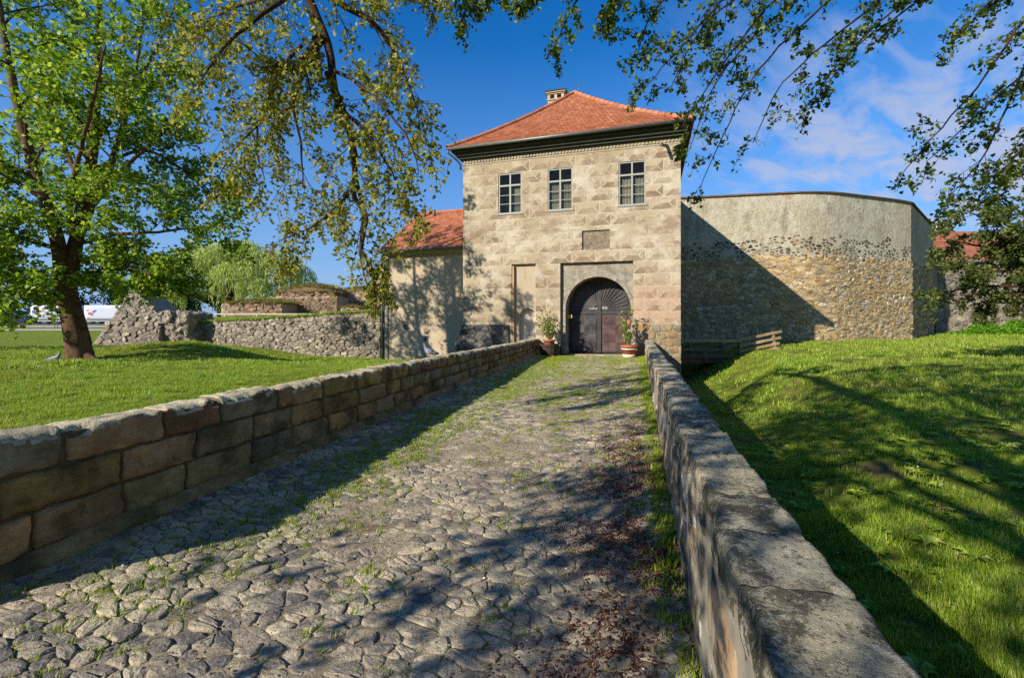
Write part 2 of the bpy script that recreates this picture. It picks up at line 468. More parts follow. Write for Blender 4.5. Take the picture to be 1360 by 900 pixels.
def stone_mat(name, stops, lichen=None, lich_amt=0.5, scale=1.0, bump=0.6, moss=None, dark=None, rough=0.9):
    g = G(name); r = g.rand(); p = g.offs(g.tc(), r)
    base = g.ramp(r, stops)
    n1 = g.noise(p, 3.5 * scale, 6, 0.65); n2 = g.noise(p, 18 * scale, 5, 0.7); n3 = g.noise(p, 70 * scale, 3, 0.6)
    c = g.mix(g.step(n1, 0.35, 0.7), g.mix(1.0, base, (0.62, 0.60, 0.58, 1), 'MULTIPLY'), base)
    c = g.mix(g.math('MULTIPLY', g.step(n2, 0.42, 0.72), 0.55), c, g.mix(1.0, c, (1.45, 1.42, 1.35, 1), 'MULTIPLY'))
    if dark is not None:
        c = g.mix(g.math('MULTIPLY', g.step(g.noise(p, 2.2 * scale, 5, 0.6), 0.48, 0.66), 0.8), c, dark)
    if lichen is not None:
        c = g.mix(g.math('MULTIPLY', g.step(g.noise(p, 6 * scale, 8, 0.75, 0.4), 0.64 - 0.12 * lich_amt, 0.74 - 0.1 * lich_amt), 0.85), c, lichen)
    if moss is not None:
        c = g.mix(g.math('MULTIPLY', g.step(g.noise(p, 1.6 * scale, 5, 0.6), 0.5, 0.7), 0.7), c, moss)
    c = g.mix(g.math('MULTIPLY', g.step(g.noise(p, 34 * scale, 5, 0.75), 0.56, 0.64), 0.55), c, g.mix(1.0, c, (0.50, 0.47, 0.44, 1), 'MULTIPLY'))
    c = g.mix(g.math('MULTIPLY', g.step(g.noise(p, 55 * scale, 4, 0.7), 0.62, 0.68), 0.5), c, g.mix(1.0, c, (1.7, 1.65, 1.55, 1), 'MULTIPLY'))
    c = g.mix(g.math('MULTIPLY', g.step(g.noise(g.scale(p, (1, 1, 3.5)), 7 * scale, 6, 0.7, 0.5), 0.55, 0.63), 0.45), c, g.mix(1.0, c, (0.58, 0.56, 0.52, 1), 'MULTIPLY'))
    h = g.math('ADD', g.math('MULTIPLY', n1, 0.5), g.math('ADD', g.math('MULTIPLY', n2, 0.6), g.math('MULTIPLY', n3, 0.28)))
    return g.done(c, rough, g.bump(h, bump, 0.03), 0.2)

M = {}
M['parapet'] = stone_mat('parapet sandstone', [(0.0, srgb(142, 120, 72)), (0.2, srgb(178, 146, 86)), (0.4, srgb(132, 124, 98)), (0.6, srgb(186, 144, 88)), (0.8, srgb(146, 138, 112)), (1.0, srgb(166, 144, 96))],
                         lichen=srgb(158, 150, 128), lich_amt=0.2, moss=srgb(82, 80, 38), dark=srgb(70, 60, 40), bump=1.0)
M['rust_stone'] = stone_mat('rusty sandstone', [(0, srgb(142, 104, 70)), (1, srgb(128, 98, 70))], lichen=srgb(150, 135, 105), lich_amt=0.2, dark=srgb(62, 52, 40), bump=0.8)
M['crest_sunlit'] = stone_mat('sunlit crest stone', [(0.0, srgb(204, 192, 158)), (0.5, srgb(216, 200, 162)), (1.0, srgb(192, 184, 154))],
                            lichen=srgb(226, 218, 192), lich_amt=0.5, dark=srgb(140, 130, 104), bump=0.8)  # paler than the wall stone: sunlight on the crest painted into the colour
M['mortar'] = plain('mortar', srgb(92, 78, 54), 0.95, 0.1, 12, 0.35)
M['mortar_pale'] = plain('pale lime mortar', srgb(150, 140, 120), 0.95, 0.1, 12, 0.25)

def coping_material():
    g = G('lichen covered coping stone'); r = g.rand(); p = g.offs(g.tc(), r)
    base = g.ramp(r, [(0, srgb(188, 178, 150)), (0.5, srgb(202, 186, 150)), (1, srgb(172, 164, 140))])
    n0 = g.noise(p, 2.4, 9, 0.75, 0.8); n1 = g.noise(p, 11, 8, 0.78, 0.4); n2 = g.noise(p, 48, 6, 0.78); n3 = g.noise(p, 170, 3, 0.7)
    c = g.mix(g.math('MULTIPLY', g.step(n0, 0.52, 0.45), 0.85), base, srgb(84, 80, 66))
    c = g.mix(g.math('MULTIPLY', g.step(n1, 0.53, 0.58), 0.6), c, srgb(104, 98, 80))
    c = g.mix(g.math('MULTIPLY', g.step(g.noise(p, 6, 9, 0.8, 1.0), 0.57, 0.61), 0.85), c, srgb(224, 214, 188))
    c = g.mix(g.math('MULTIPLY', g.step(n2, 0.56, 0.62), 0.7), c, srgb(226, 216, 188))
    c = g.mix(g.math('MULTIPLY', g.step(n2, 0.44, 0.38), 0.8), c, srgb(54, 50, 40))
    c = g.mix(g.math('MULTIPLY', g.step(g.noise(p, 2.1, 6, 0.7), 0.60, 0.68), 0.5), c, srgb(130, 124, 64))
    c = g.mix(g.math('MULTIPLY', g.step(g.noise(p, 3.4, 6, 0.7), 0.67, 0.74), 0.6), c, srgb(166, 112, 76))
    h = g.math('ADD', g.math('MULTIPLY', n1, 0.6), g.math('ADD', g.math('MULTIPLY', n2, 0.55), g.math('MULTIPLY', n3, 0.35)))
    return g.done(c, 0.95, g.bump(h, 1.0, 0.035), 0.12)
M['coping'] = coping_material()

def face_material():
    # inner face of the right parapet: stone smeared with lime, running along the wall
    g = G('lime smeared parapet stone'); r = g.rand(); p = g.offs(g.tc(), r)
    q = g.scale(p, (1, 0.35, 1))
    base = g.ramp(r, [(0, srgb(140, 122, 90)), (0.5, srgb(178, 142, 102)), (1, srgb(122, 114, 96))])
    n1 = g.noise(q, 7, 7, 0.65, 0.5); n2 = g.noise(p, 40, 4, 0.7)
    c = g.mix(g.step(n1, 0.40, 0.56), srgb(74, 72, 66), base)
    c = g.mix(g.math('MULTIPLY', g.step(g.noise(q, 4.5, 6, 0.7, 0.8), 0.54, 0.62), 0.9), c, srgb(206, 200, 186))
    return g.done(c, 0.9, g.bump(g.math('ADD', n1, g.math('MULTIPLY', n2, 0.4)), 0.8, 0.025), 0.2)
M['lime_face'] = face_material()

def cobble_material():
    g = G('cobblestone'); r = g.rand(); p = g.offs(g.pos(), r)
    base = g.ramp(r, [(0.0, srgb(100, 95, 91)), (0.14, srgb(130, 121, 109)), (0.28, srgb(182, 166, 138)), (0.42, srgb(110, 104, 99)), (0.55, srgb(192, 174, 142)), (0.68, srgb(158, 143, 119)), (0.82, srgb(118, 111, 105)), (1.0, srgb(202, 185, 152))])
    n1 = g.noise(p, 14, 6, 0.65); n2 = g.noise(p, 70, 4, 0.7)
    c = g.mix(g.step(n1, 0.35, 0.65), g.mix(1.0, base, (0.66, 0.66, 0.66, 1), 'MULTIPLY'), base)
    # dusty film of sand on the worn tops
    dust = g.step(g.noise(g.pos(), 2.4, 8, 0.75, 0.5), 0.46, 0.60)
    c = g.mix(g.math('MULTIPLY', dust, 0.65), c, srgb(202, 184, 148))
    c = g.mix(g.math('MULTIPLY', g.step(n2, 0.56, 0.72), 0.5), c, srgb(216, 202, 174))
    h = g.math('ADD', g.math('MULTIPLY', n1, 0.6), g.math('MULTIPLY', n2, 0.4))
    return g.done(c, g.math('ADD', 0.62, g.math('MULTIPLY', n1, 0.3)), g.bump(h, 1.0, 0.025), 0.3)
M['cobble'] = cobble_material()

def dirt_material():
    g = G('sandy joint dirt'); p = g.pos()
    n1 = g.noise(p, 2.2, 6, 0.65); n2 = g.noise(p, 30, 6, 0.75); n3 = g.noise(p, 130, 3, 0.7)
    c = g.ramp(n1, [(0.3, srgb(128, 112, 86)), (0.5, srgb(170, 153, 122)), (0.7, srgb(194, 177, 145))])
    c = g.mix(g.math('MULTIPLY', g.step(n2, 0.46, 0.70), 0.8), c, srgb(84, 70, 53))
    c = g.mix(g.math('MULTIPLY', g.step(n3, 0.60, 0.72), 0.6), c, srgb(204, 196, 182))
    h = g.math('ADD', g.math('MULTIPLY', n2, 0.7), g.math('MULTIPLY', n3, 0.5))
    return g.done(c, 0.95, g.bump(h, 0.9, 0.03), 0.15)
M['dirt'] = dirt_material()

def lawn_material():
    g = G('lawn ground'); p = g.pos()
    n1 = g.noise(p, 0.5, 5, 0.6); n2 = g.noise(p, 4, 6, 0.7); n3 = g.noise(p, 40, 5, 0.75)
    c = g.ramp(n2, [(0.25, srgb(86, 98, 26)), (0.5, srgb(120, 134, 38)), (0.75, srgb(148, 156, 56))])
    c = g.mix(g.math('MULTIPLY', g.step(n1, 0.5, 0.68), 0.45), c, srgb(140, 140, 62))
    x = g.xyz(p)
    soil = g.math('MULTIPLY', g.step(g.noise(p, 1.5, 6, 0.72), 0.52, 0.60), g.step(x[0], -1.0, 2.0))
    c = g.mix(g.math('MULTIPLY', soil, 0.85), c, srgb(122, 96, 70))
    c = g.mix(g.math('MULTIPLY', g.step(g.noise(p, 2.6, 5, 0.7), 0.58, 0.70), 0.5), c, srgb(134, 118, 66))
    c = g.mix(g.math('MULTIPLY', g.step(n3, 0.5, 0.75), 0.55), c, srgb(46, 60, 18))
    return g.done(c, 0.95, g.bump(g.math('ADD', n3, n2), 1.0, 0.05), 0.1)
M['lawn'] = lawn_material()
def grass_material():
    g = G('grass blades'); p = g.pos(); r = g.rand()
    c = g.ramp(r, [(0.0, srgb(100, 134, 28)), (0.35, srgb(136, 166, 42)), (0.7, srgb(170, 192, 66)), (0.93, srgb(194, 196, 100)), (1.0, srgb(212, 200, 138))])
    c = g.mix(g.math('MULTIPLY', g.step(g.noise(p, 0.45, 4, 0.6), 0.48, 0.64), 0.5), c, srgb(158, 158, 66))
    c = g.mix(g.math('MULTIPLY', g.step(g.noise(p, 1.4, 5, 0.65), 0.56, 0.68), 0.55), c, srgb(72, 108, 26))
    c = g.mix(g.math('MULTIPLY', g.step(g.noise(p, 2.2, 4, 0.6), 0.64, 0.72), 0.5), c, srgb(170, 152, 92))
    tr = g.new('ShaderNodeBsdfTranslucent'); g.put(tr.inputs[0], g.mix(1.0, c, (1.0, 1.0, 0.45, 1), 'MULTIPLY'))
    mx = g.new('ShaderNodeMixShader'); mx.inputs[0].default_value = 0.4; g.done(c, 0.5, None, 0.25)
    g.nt.links.new(g.bs.outputs[0], mx.inputs[1]); g.nt.links.new(tr.outputs[0], mx.inputs[2]); g.nt.links.new(mx.outputs[0], g.out.inputs[0]); return g.mat
M['grass'] = grass_material()
M['grass_plain'] = leaf_mat('grass blades', [(0.0, srgb(92, 118, 26)), (0.35, srgb(122, 142, 36)), (0.7, srgb(148, 164, 54)), (0.93, srgb(170, 172, 84)), (1.0, srgb(186, 176, 110))], 0.4)
M['turf'] = leaf_mat('dry olive turf', [(0.0, srgb(96, 104, 36)), (0.4, srgb(132, 132, 52)), (0.7, srgb(158, 142, 74)), (1.0, srgb(150, 112, 76))], 0.3)
M['moss'] = leaf_mat('moss and small weeds', [(0.0, srgb(108, 136, 28)), (0.5, srgb(146, 166, 42)), (1.0, srgb(176, 180, 64))], 0.3)
M['litter'] = leaf_mat('red brown bud scales', [(0.0, srgb(74, 38, 28)), (0.5, srgb(98, 52, 38)), (0.92, srgb(124, 74, 54)), (1.0, srgb(196, 160, 124))], 0.1)
M['petal'] = plain('white petals', srgb(226, 222, 212), 0.7, 0.3)
M['bark'] = stone_mat('dark bark', [(0, srgb(84, 66, 48)), (1, srgb(98, 78, 58))], lichen=srgb(120, 112, 72), lich_amt=0.1, dark=srgb(44, 34, 26), scale=2.0, bump=1.0)
M['bark_maple'] = stone_mat('maple bark', [(0, srgb(112, 84, 60)), (1, srgb(122, 92, 66))], lichen=srgb(128, 120, 84), lich_amt=0.3, dark=srgb(66, 48, 34), scale=2.0, bump=1.0)
M['twig'] = plain('twig bark', srgb(62, 46, 38), 0.85, 0.2)
M['leaf_maple'] = leaf_mat('maple leaves', [(0.0, srgb(80, 110, 26)), (0.35, srgb(120, 152, 40)), (0.75, srgb(162, 184, 64)), (1.0, srgb(198, 206, 98))], 0.5)
M['leaf_elm'] = leaf_mat('young elm leaves', [(0.0, srgb(104, 116, 40)), (0.4, srgb(146, 150, 56)), (0.75, srgb(178, 172, 84)), (1.0, srgb(196, 178, 108))], 0.5)
M['leaf_lind'] = leaf_mat('young lime leaves', [(0.0, srgb(48, 74, 22)), (0.5, srgb(84, 110, 34)), (0.8, srgb(130, 146, 54)), (1.0, srgb(178, 174, 84))], 0.45)
M['leaf_willow'] = leaf_mat('willow leaves', [(0.0, srgb(140, 158, 84)), (0.5, srgb(178, 192, 110)), (1.0, srgb(208, 214, 142))], 0.45)
M['leaf_dark'] = leaf_mat('dark leaves', [(0.0, srgb(28, 52, 16)), (0.6, srgb(50, 80, 24)), (1.0, srgb(76, 106, 36))], 0.3)
M['leaf_apple'] = leaf_mat('small grey green leaves', [(0.0, srgb(60, 78, 30)), (0.5, srgb(92, 106, 44)), (0.9, srgb(128, 132, 66)), (1.0, srgb(150, 140, 110))], 0.4)
M['leaf_hedge'] = leaf_mat('fresh hedge leaves', [(0.0, srgb(84, 130, 28)), (1.0, srgb(126, 170, 44))], 0.4)
M['leaf_pot'] = leaf_mat('pot plant leaves', [(0.0, srgb(94, 110, 40)), (0.5, srgb(134, 146, 62)), (1.0, srgb(176, 178, 110))], 0.4)

# ================================================================== ground
def build_ground():
    def lines(a, fine, b):
        return sorted(set([round(v, 3) for v in list(a) + list(fine) + list(b)]))
    far = [-1500, -700, -350, -200, -130, -95, -75, -60, -50, -43, -37, -32, -28]
    xs = lines(far, np.arange(-25, 40, 0.45), [44, 50, 60, 75, 95, 130, 200, 350, 700, 1500])
    xs = sorted(set(x for x in xs if not (-4.4 < x < -3.7 or 0.2 < x < 0.75)) | {-4.4, -4.12, -4.07, -3.9, -3.8, 0.2, 0.44, 0.49, 0.75})
    ys = lines([-1500, -500, -200, -100, -60, -40, -28, -20], list(np.arange(-15, 32, 0.45)) + [1.1, 1.2, 1.3, 1.4, 1.5], [34, 37, 40, 44, 50, 57, 65, 75, 90, 110, 140, 200, 350, 700, 1500])
    xb, yb = np.meshgrid(np.array(xs), np.array(ys), indexing='ij')
    X = xb * BC + yb * BS; Y = -xb * BS + yb * BC
    Z = ground_z(X, Y)
    V = np.stack([X, Y, Z], -1).reshape(-1, 3); nx, ny = X.shape
    i, j = np.meshgrid(np.arange(nx - 1), np.arange(ny - 1), indexing='ij')
    a = (i * ny + j).ravel(); F = np.stack([a, a + ny, a + ny + 1, a + 1], -1)
    o = link('ground', np_mesh('ground', V, F, True), M['lawn']); tag(o, kind='structure')
build_ground()

# ================================================================== bridge path with cobbles
def build_path():
    nr = np.random.default_rng(5)
    xs = np.arange(LX - 0.05, RX + 0.06, 0.045); ys = np.concatenate([np.arange(-9, 0, 0.3), np.arange(0, 6, 0.045), np.arange(6, 19.2, 0.10)])
    xb, yb = np.meshgrid(xs, ys, indexing='ij'); X = xb * BC + yb * BS; Y = -xb * BS + yb * BC
    rough = np.array([mnoise.noise(Vector((a * 5.5, b * 5.5, 0))) + 0.6 * mnoise.noise(Vector((a * 13, b * 13, 5))) for a, b in zip(xb.ravel(), yb.ravel())]).reshape(X.shape)
    Z = deck_z(xb, yb) + 0.005 + 0.009 * rough + nr.normal(size=X.shape) * 0.0025
    nx, ny = X.shape; i, j = np.meshgrid(np.arange(nx - 1), np.arange(ny - 1), indexing='ij'); a = (i * ny + j).ravel()
    path = link('path', np_mesh('path', np.stack([X, Y, Z], -1), np.stack([a, a + ny, a + ny + 1, a + 1], -1), True), M['dirt']); tag(path, kind='structure')
    rng = random.Random(11)
    cs = cells(LX, RX, -3.0, 18.9, 0.112, 0.080, 1.0, rng, 0.0, 0.27)
    items = []
    for (cx, cy), poly in cs:
        X0, Y0 = b2w(cx, cy)
        if Y0 < 0.3: vis = -1
        else:
            px = 680 + 600 * X0 / Y0; py = 421 + 600 * 1.7 / Y0
            vis = area(poly) / (Y0 ** 3) if (-10 < px < 1000 and py < 915) else -1
        # the wheel-worn middle is sanded over: stones sit lower there
        sand = mnoise.noise(Vector((cx * 0.9, cy * 0.55, 3.3)))
        h = 0.009 + 0.010 * rng.random() - 0.026 * max(0, sand + 0.10)
        if cx < LX + 1.3: h += 0.006
        if h < -0.006: continue
        items.append((vis, cx, cy, poly, h))
    items.sort(key=lambda t: -t[0])
    rest = MB()
    for n, (vis, cx, cy, poly, h) in enumerate(items):
        fine = cy < 8.5
        if fine: vs, fs = sett_geo(poly, 0.002 + 0.006 * rng.random() ** 2, h, rng, 0.16, worn=cy < 5.0)
        else: vs, fs = stone_geo(poly, 0.005 + 0.008 * rng.random() ** 2, h, False, rng, 0.14, -0.05, 0.25)
        wv = []
        for (u, v, w) in vs:
            X0, Y0 = b2w(u, v); wv.append((X0, Y0, float(deck_z(u, v)) + w))
        if n < 300:
            m = MB(); m.add(wv, fs, False); m.build('cobblestone', M['cobble'], path)
        else: rest.add(wv, fs, False)
    o = rest.build('cobblestone_bed', M['cobble'], path); tag(o, kind='stuff')
    # moss and small weeds in the joints
    N = 40000
    x = nr.uniform(LX, RX, N); y = 18.6 * nr.uniform(0, 1, N) ** 0.85 + 0.3
    cl = np.array([mnoise.noise(Vector((a * 2.1, b * 2.1, 7))) + 0.6 * mnoise.noise(Vector((a * 6, b * 6, 1))) for a, b in zip(x, y)])
    strip = np.exp(-((x - (LX + 0.88)) / 0.42) ** 2) * smoothstep(1.0, 2.6, y) * 1.9 + np.exp(-((x - RX) / 0.16) ** 2) * 1.3 + 0.30 * smoothstep(4, 9, y) * (0.4 + 0.6 * smoothstep(LX + 0.3, LX + 1.0, x)) + 0.34 * np.exp(-((x - LX) / 0.25) ** 2) + 0.24
    keep = nr.uniform(0, 1, N) < np.clip(strip + cl * 0.75 - 0.28, 0, 1)
    x, y = x[keep], y[keep]; n = len(x)
    P = np.stack([x * BC + y * BS, -x * BS + y * BC, deck_z(x, y) + 0.006], -1)
    TV, TF = tuft(random.Random(3), 9, 0.030, 0.035, 0.012)
    edge = np.exp(-((x - RX) / 0.12) ** 2)
    s = nr.uniform(0.5, 1.2, n) * (1 + 0.9 * edge)
    o = link('moss_and_weeds', scatter_mesh('moss_and_weeds', TV, TF, P, rot_z(nr.uniform(0, 6.28, n)), s[:, None] * np.ones((1, 3))), M['moss'])
    tag(o, 'low green moss and weeds growing between the cobbles of the bridge path', 'weeds', kind='stuff')
    # red-brown bud scales drifted along the right edge
    N = 56000
    x = RX - np.abs(nr.normal(0.40, 0.40, N)); y = nr.uniform(0.6, 8.5, N)
    cl = np.array([mnoise.noise(Vector((a * 2.6, b * 1.6, 17))) for a, b in zip(x, y)])
    keep = (nr.uniform(0, 1, N) < np.clip(0.65 + cl * 1.5, 0.04, 1) * (1 - smoothstep(5.0, 8.5, y)) * np.clip(1.25 - (RX - x) / 1.1, 0, 1)) & (x > LX)
    x, y = x[keep], y[keep]; n = len(x)
    P = np.stack([x * BC + y * BS, -x * BS + y * BC, deck_z(x, y) + nr.uniform(0.006, 0.024, n)], -1)
    o = link('bud_scale_litter', scatter_mesh('bud_scale_litter', LEAF_V, LEAF_F, P, rand_rot(nr, n, 1.6), nr.uniform(0.012, 0.026, n)[:, None] * np.ones((1, 3))), M['litter'])
    tag(o, 'red brown bud scales drifted on the cobbles along the right parapet', 'litter', kind='stuff')
    N = 18000
    x = nr.uniform(LX + 0.03, RX - 0.02, N); y = 0.9 + 9.0 * nr.uniform(0, 1, N) ** 1.5
    P = np.stack([x * BC + y * BS, -x * BS + y * BC, deck_z(x, y) + 0.008 + 0.010 * nr.uniform(0, 1, N)], -1)
    OV = [(0.5, 0, 0), (-0.5, 0.1, 0), (0.05, 0.42, 0.02), (0, -0.45, 0), (0.03, 0.02, 0.30), (0, 0, -0.3)]; OF = [(0, 2, 4), (2, 1, 4), (1, 3, 4), (3, 0, 4)]
    o = link('path_grit', scatter_mesh('path_grit', OV, OF, P, rot_z(nr.uniform(0, 6.28, N)), (0.005 + 0.020 * nr.uniform(0, 1, N) ** 3)[:, None] * np.ones((1, 3))), M['cobble'], path); tag(o, kind='stuff')
    N = 320
    x = nr.uniform(LX + 0.2, RX - 0.02, N); y = nr.uniform(0.8, 9, N)
    P = np.stack([x * BC + y * BS, -x * BS + y * BC, deck_z(x, y) + 0.028], -1)
    o = link('fallen_petals', scatter_mesh('fallen_petals', LEAF_V, LEAF_F, P, rand_rot(nr, N, 2.0), nr.uniform(0.008, 0.018, N)[:, None] * np.ones((1, 3))), M['petal'])
    tag(o, 'tiny white fallen petals strewn over the cobbled path', 'petals', kind='stuff')

def tuft(rng, n, spread, h, w):
    V = []; F = []
    for k in range(n):
        a = rng.random() * 6.283; r = spread * math.sqrt(rng.random()); x, y = r * math.cos(a), r * math.sin(a)
        b = rng.random() * 6.283; hh = h * (0.55 + 0.6 * rng.random()); lean = hh * (0.25 + 0.75 * rng.random())
        dx, dy = math.cos(b), math.sin(b); i = len(V)
        V += [(x - dy * w / 2, y + dx * w / 2, -0.01), (x + dy * w / 2, y - dx * w / 2, -0.01), (x + dx * lean, y + dy * lean, hh)]
        F.append((i, i + 1, i + 2))
    return V, F
build_path()

# ================================================================== grass on the lawns
def build_grass():
    nr = np.random.default_rng(21)
    def pts(N, r0, r1, ang0, ang1, p):
        a = nr.uniform(ang0, ang1, N); r = r0 * (r1 / r0) ** (nr.uniform(0, 1, N) ** p); return r * np.sin(a), r * np.cos(a)
    for name, label, rngs, side in (
        ('lawn_grass', 'mown green grass covering the lawn left of the bridge', [(59000, 4.2, 12, -1.02, -0.05, 0.9), (34000, 12, 34, -0.95, -0.1, 0.9)], -1),
        ('bank_grass', 'dappled green grass covering the bank right of the bridge', [(84000, 1.6, 9, 0.25, 1.12, 0.85), (46000, 9, 50, 0.3, 0.98, 1.0)], 1)):
        VV = []; FF = []; base = 0
        for qi, (N, r0, r1, a0, a1, p) in enumerate(rngs):
            X, Y = pts(N, r0, r1, a0, a1, p); xb, yb = X * BC - Y * BS, X * BS + Y * BC
            ok = (xb < -4.22) if side < 0 else (xb > 0.60)
            # keep clear of the gatehouse, the ruins and the walls
            ts = (X - TL[0]) * math.cos(TA) + (Y - TL[1]) * math.sin(TA); td = -(X - TL[0]) * math.sin(TA) + (Y - TL[1]) * math.cos(TA)
            ok &= ~((ts > -4.6) & (ts < TW + 0.05) & (td > -0.1))
            if side < 0: ok &= (Y < 22.8 + 0.0 * X) | (X < -19.0)
            else:
                ok &= np.where(X < 17.9, Y < 25.9 + (17.9 - X) * 0.19, np.where(X < 25.4, Y < 25.9 + (X - 17.9) * 0.345, Y < 28.5 + (X - 25.4) * 0.91))
                bare = np.array([mnoise.fractal(Vector((a * 0.8, b * 0.8, 2.0)), 1.0, 2.0, 3) for a, b in zip(X, Y)])
                ok &= nr.uniform(0, 1, N) < np.clip(1.1 - 5.5 * np.maximum(0, bare - 0.0), 0.04, 1)
            clump = np.array([mnoise.noise(Vector((a * 3.3, b * 3.3, 9))) + 0.5 * mnoise.noise(Vector((a * 8, b * 8, 4))) for a, b in zip(X, Y)])
            ok &= nr.uniform(0, 1, N) < np.clip(0.72 + 1.3 * clump, 0.12, 1)
            X, Y = X[ok], Y[ok]; n = len(X); d = np.hypot(X, Y); clump = clump[ok]
            P = np.stack([X, Y, ground_z(X, Y)], -1)
            TV, TF = tuft(random.Random(31 + qi), 9 if qi == 0 else 7, 0.05 if qi == 0 else 0.11, 0.045 if qi == 0 else 0.055, 0.008 if qi == 0 else 0.02)
            TV = np.array(TV); TF = np.array(TF)
            patch = np.array([0.85 + 0.7 * mnoise.noise(Vector((a * 0.9, b * 0.9, 5))) for a, b in zip(X, Y)])
            s = nr.uniform(0.7, 1.3, n) * np.clip(patch + 0.7 * clump, 0.4, 1.9) * (0.95 if side > 0 else 0.75) * (1 + 0.03 * d)
            Rz = rot_z(nr.uniform(0, 6.28, n))
            V = np.einsum('nij,kj->nki', Rz, TV) * s[:, None, None] + P[:, None, :]
            VV.append(V.reshape(-1, 3)); FF.append((TF[None] + (np.arange(n) * len(TV))[:, None, None]).reshape(-1, 3) + base); base += n * len(TV)
        o = link(name, np_mesh(name, np.concatenate(VV), np.concatenate(FF)), M['grass']); tag(o, label, 'grass', kind='stuff')
    # broad-leaved weeds and long stalks close to the right parapet
    N = 420
    X = nr.uniform(1.5, 6.5, N); Y = nr.uniform(1.4, 6.5, N); xb = X * BC - Y * BS; ok = xb > 0.75; X, Y = X[ok], Y[ok]; n = len(X)
    V = []; F = []; rg = random.Random(8)
    for k in range(8):
        a = k * 0.785 + rg.random() * 0.4; l = 0.09 * (0.7 + 0.6 * rg.random()); c, s = math.cos(a), math.sin(a); w = 0.018; i = len(V)
        V += [(0, 0, 0), (c * l * 0.5 - s * w, s * l * 0.5 + c * w, 0.035), (c * l, s * l, 0.02), (c * l * 0.5 + s * w, s * l * 0.5 - c * w, 0.035)]; F += [(i, i + 3, i + 2), (i, i + 2, i + 1)]
    P = np.stack([X, Y, ground_z(X, Y) + 0.005], -1)
    o = link('rosette_weeds', scatter_mesh('rosette_weeds', V, F, P, rot_z(nr.uniform(0, 6.28, n)), nr.uniform(0.5, 1.3, n)[:, None] * np.ones((1, 3))), M['grass'])
    tag(o, 'flat leafy weed rosettes in the grass beside the right parapet', 'weeds', kind='stuff')
    N = 500
    X = nr.uniform(1.2, 14, N); Y = nr.uniform(1.6, 14, N); xb = X * BC - Y * BS; ok = xb > 0.8; X, Y = X[ok], Y[ok]; n = len(X)
    P = np.stack([X, Y, ground_z(X, Y) + 0.045], -1)
    o = link('daisies', scatter_mesh('daisies', LEAF_V, LEAF_F, P, rand_rot(nr, n, 2.0), nr.uniform(0.010, 0.022, n)[:, None] * np.ones((1, 3))), M['petal'])
    tag(o, 'tiny white daisies and petals scattered in the grass of the bank', 'flowers', kind='stuff')
build_grass()

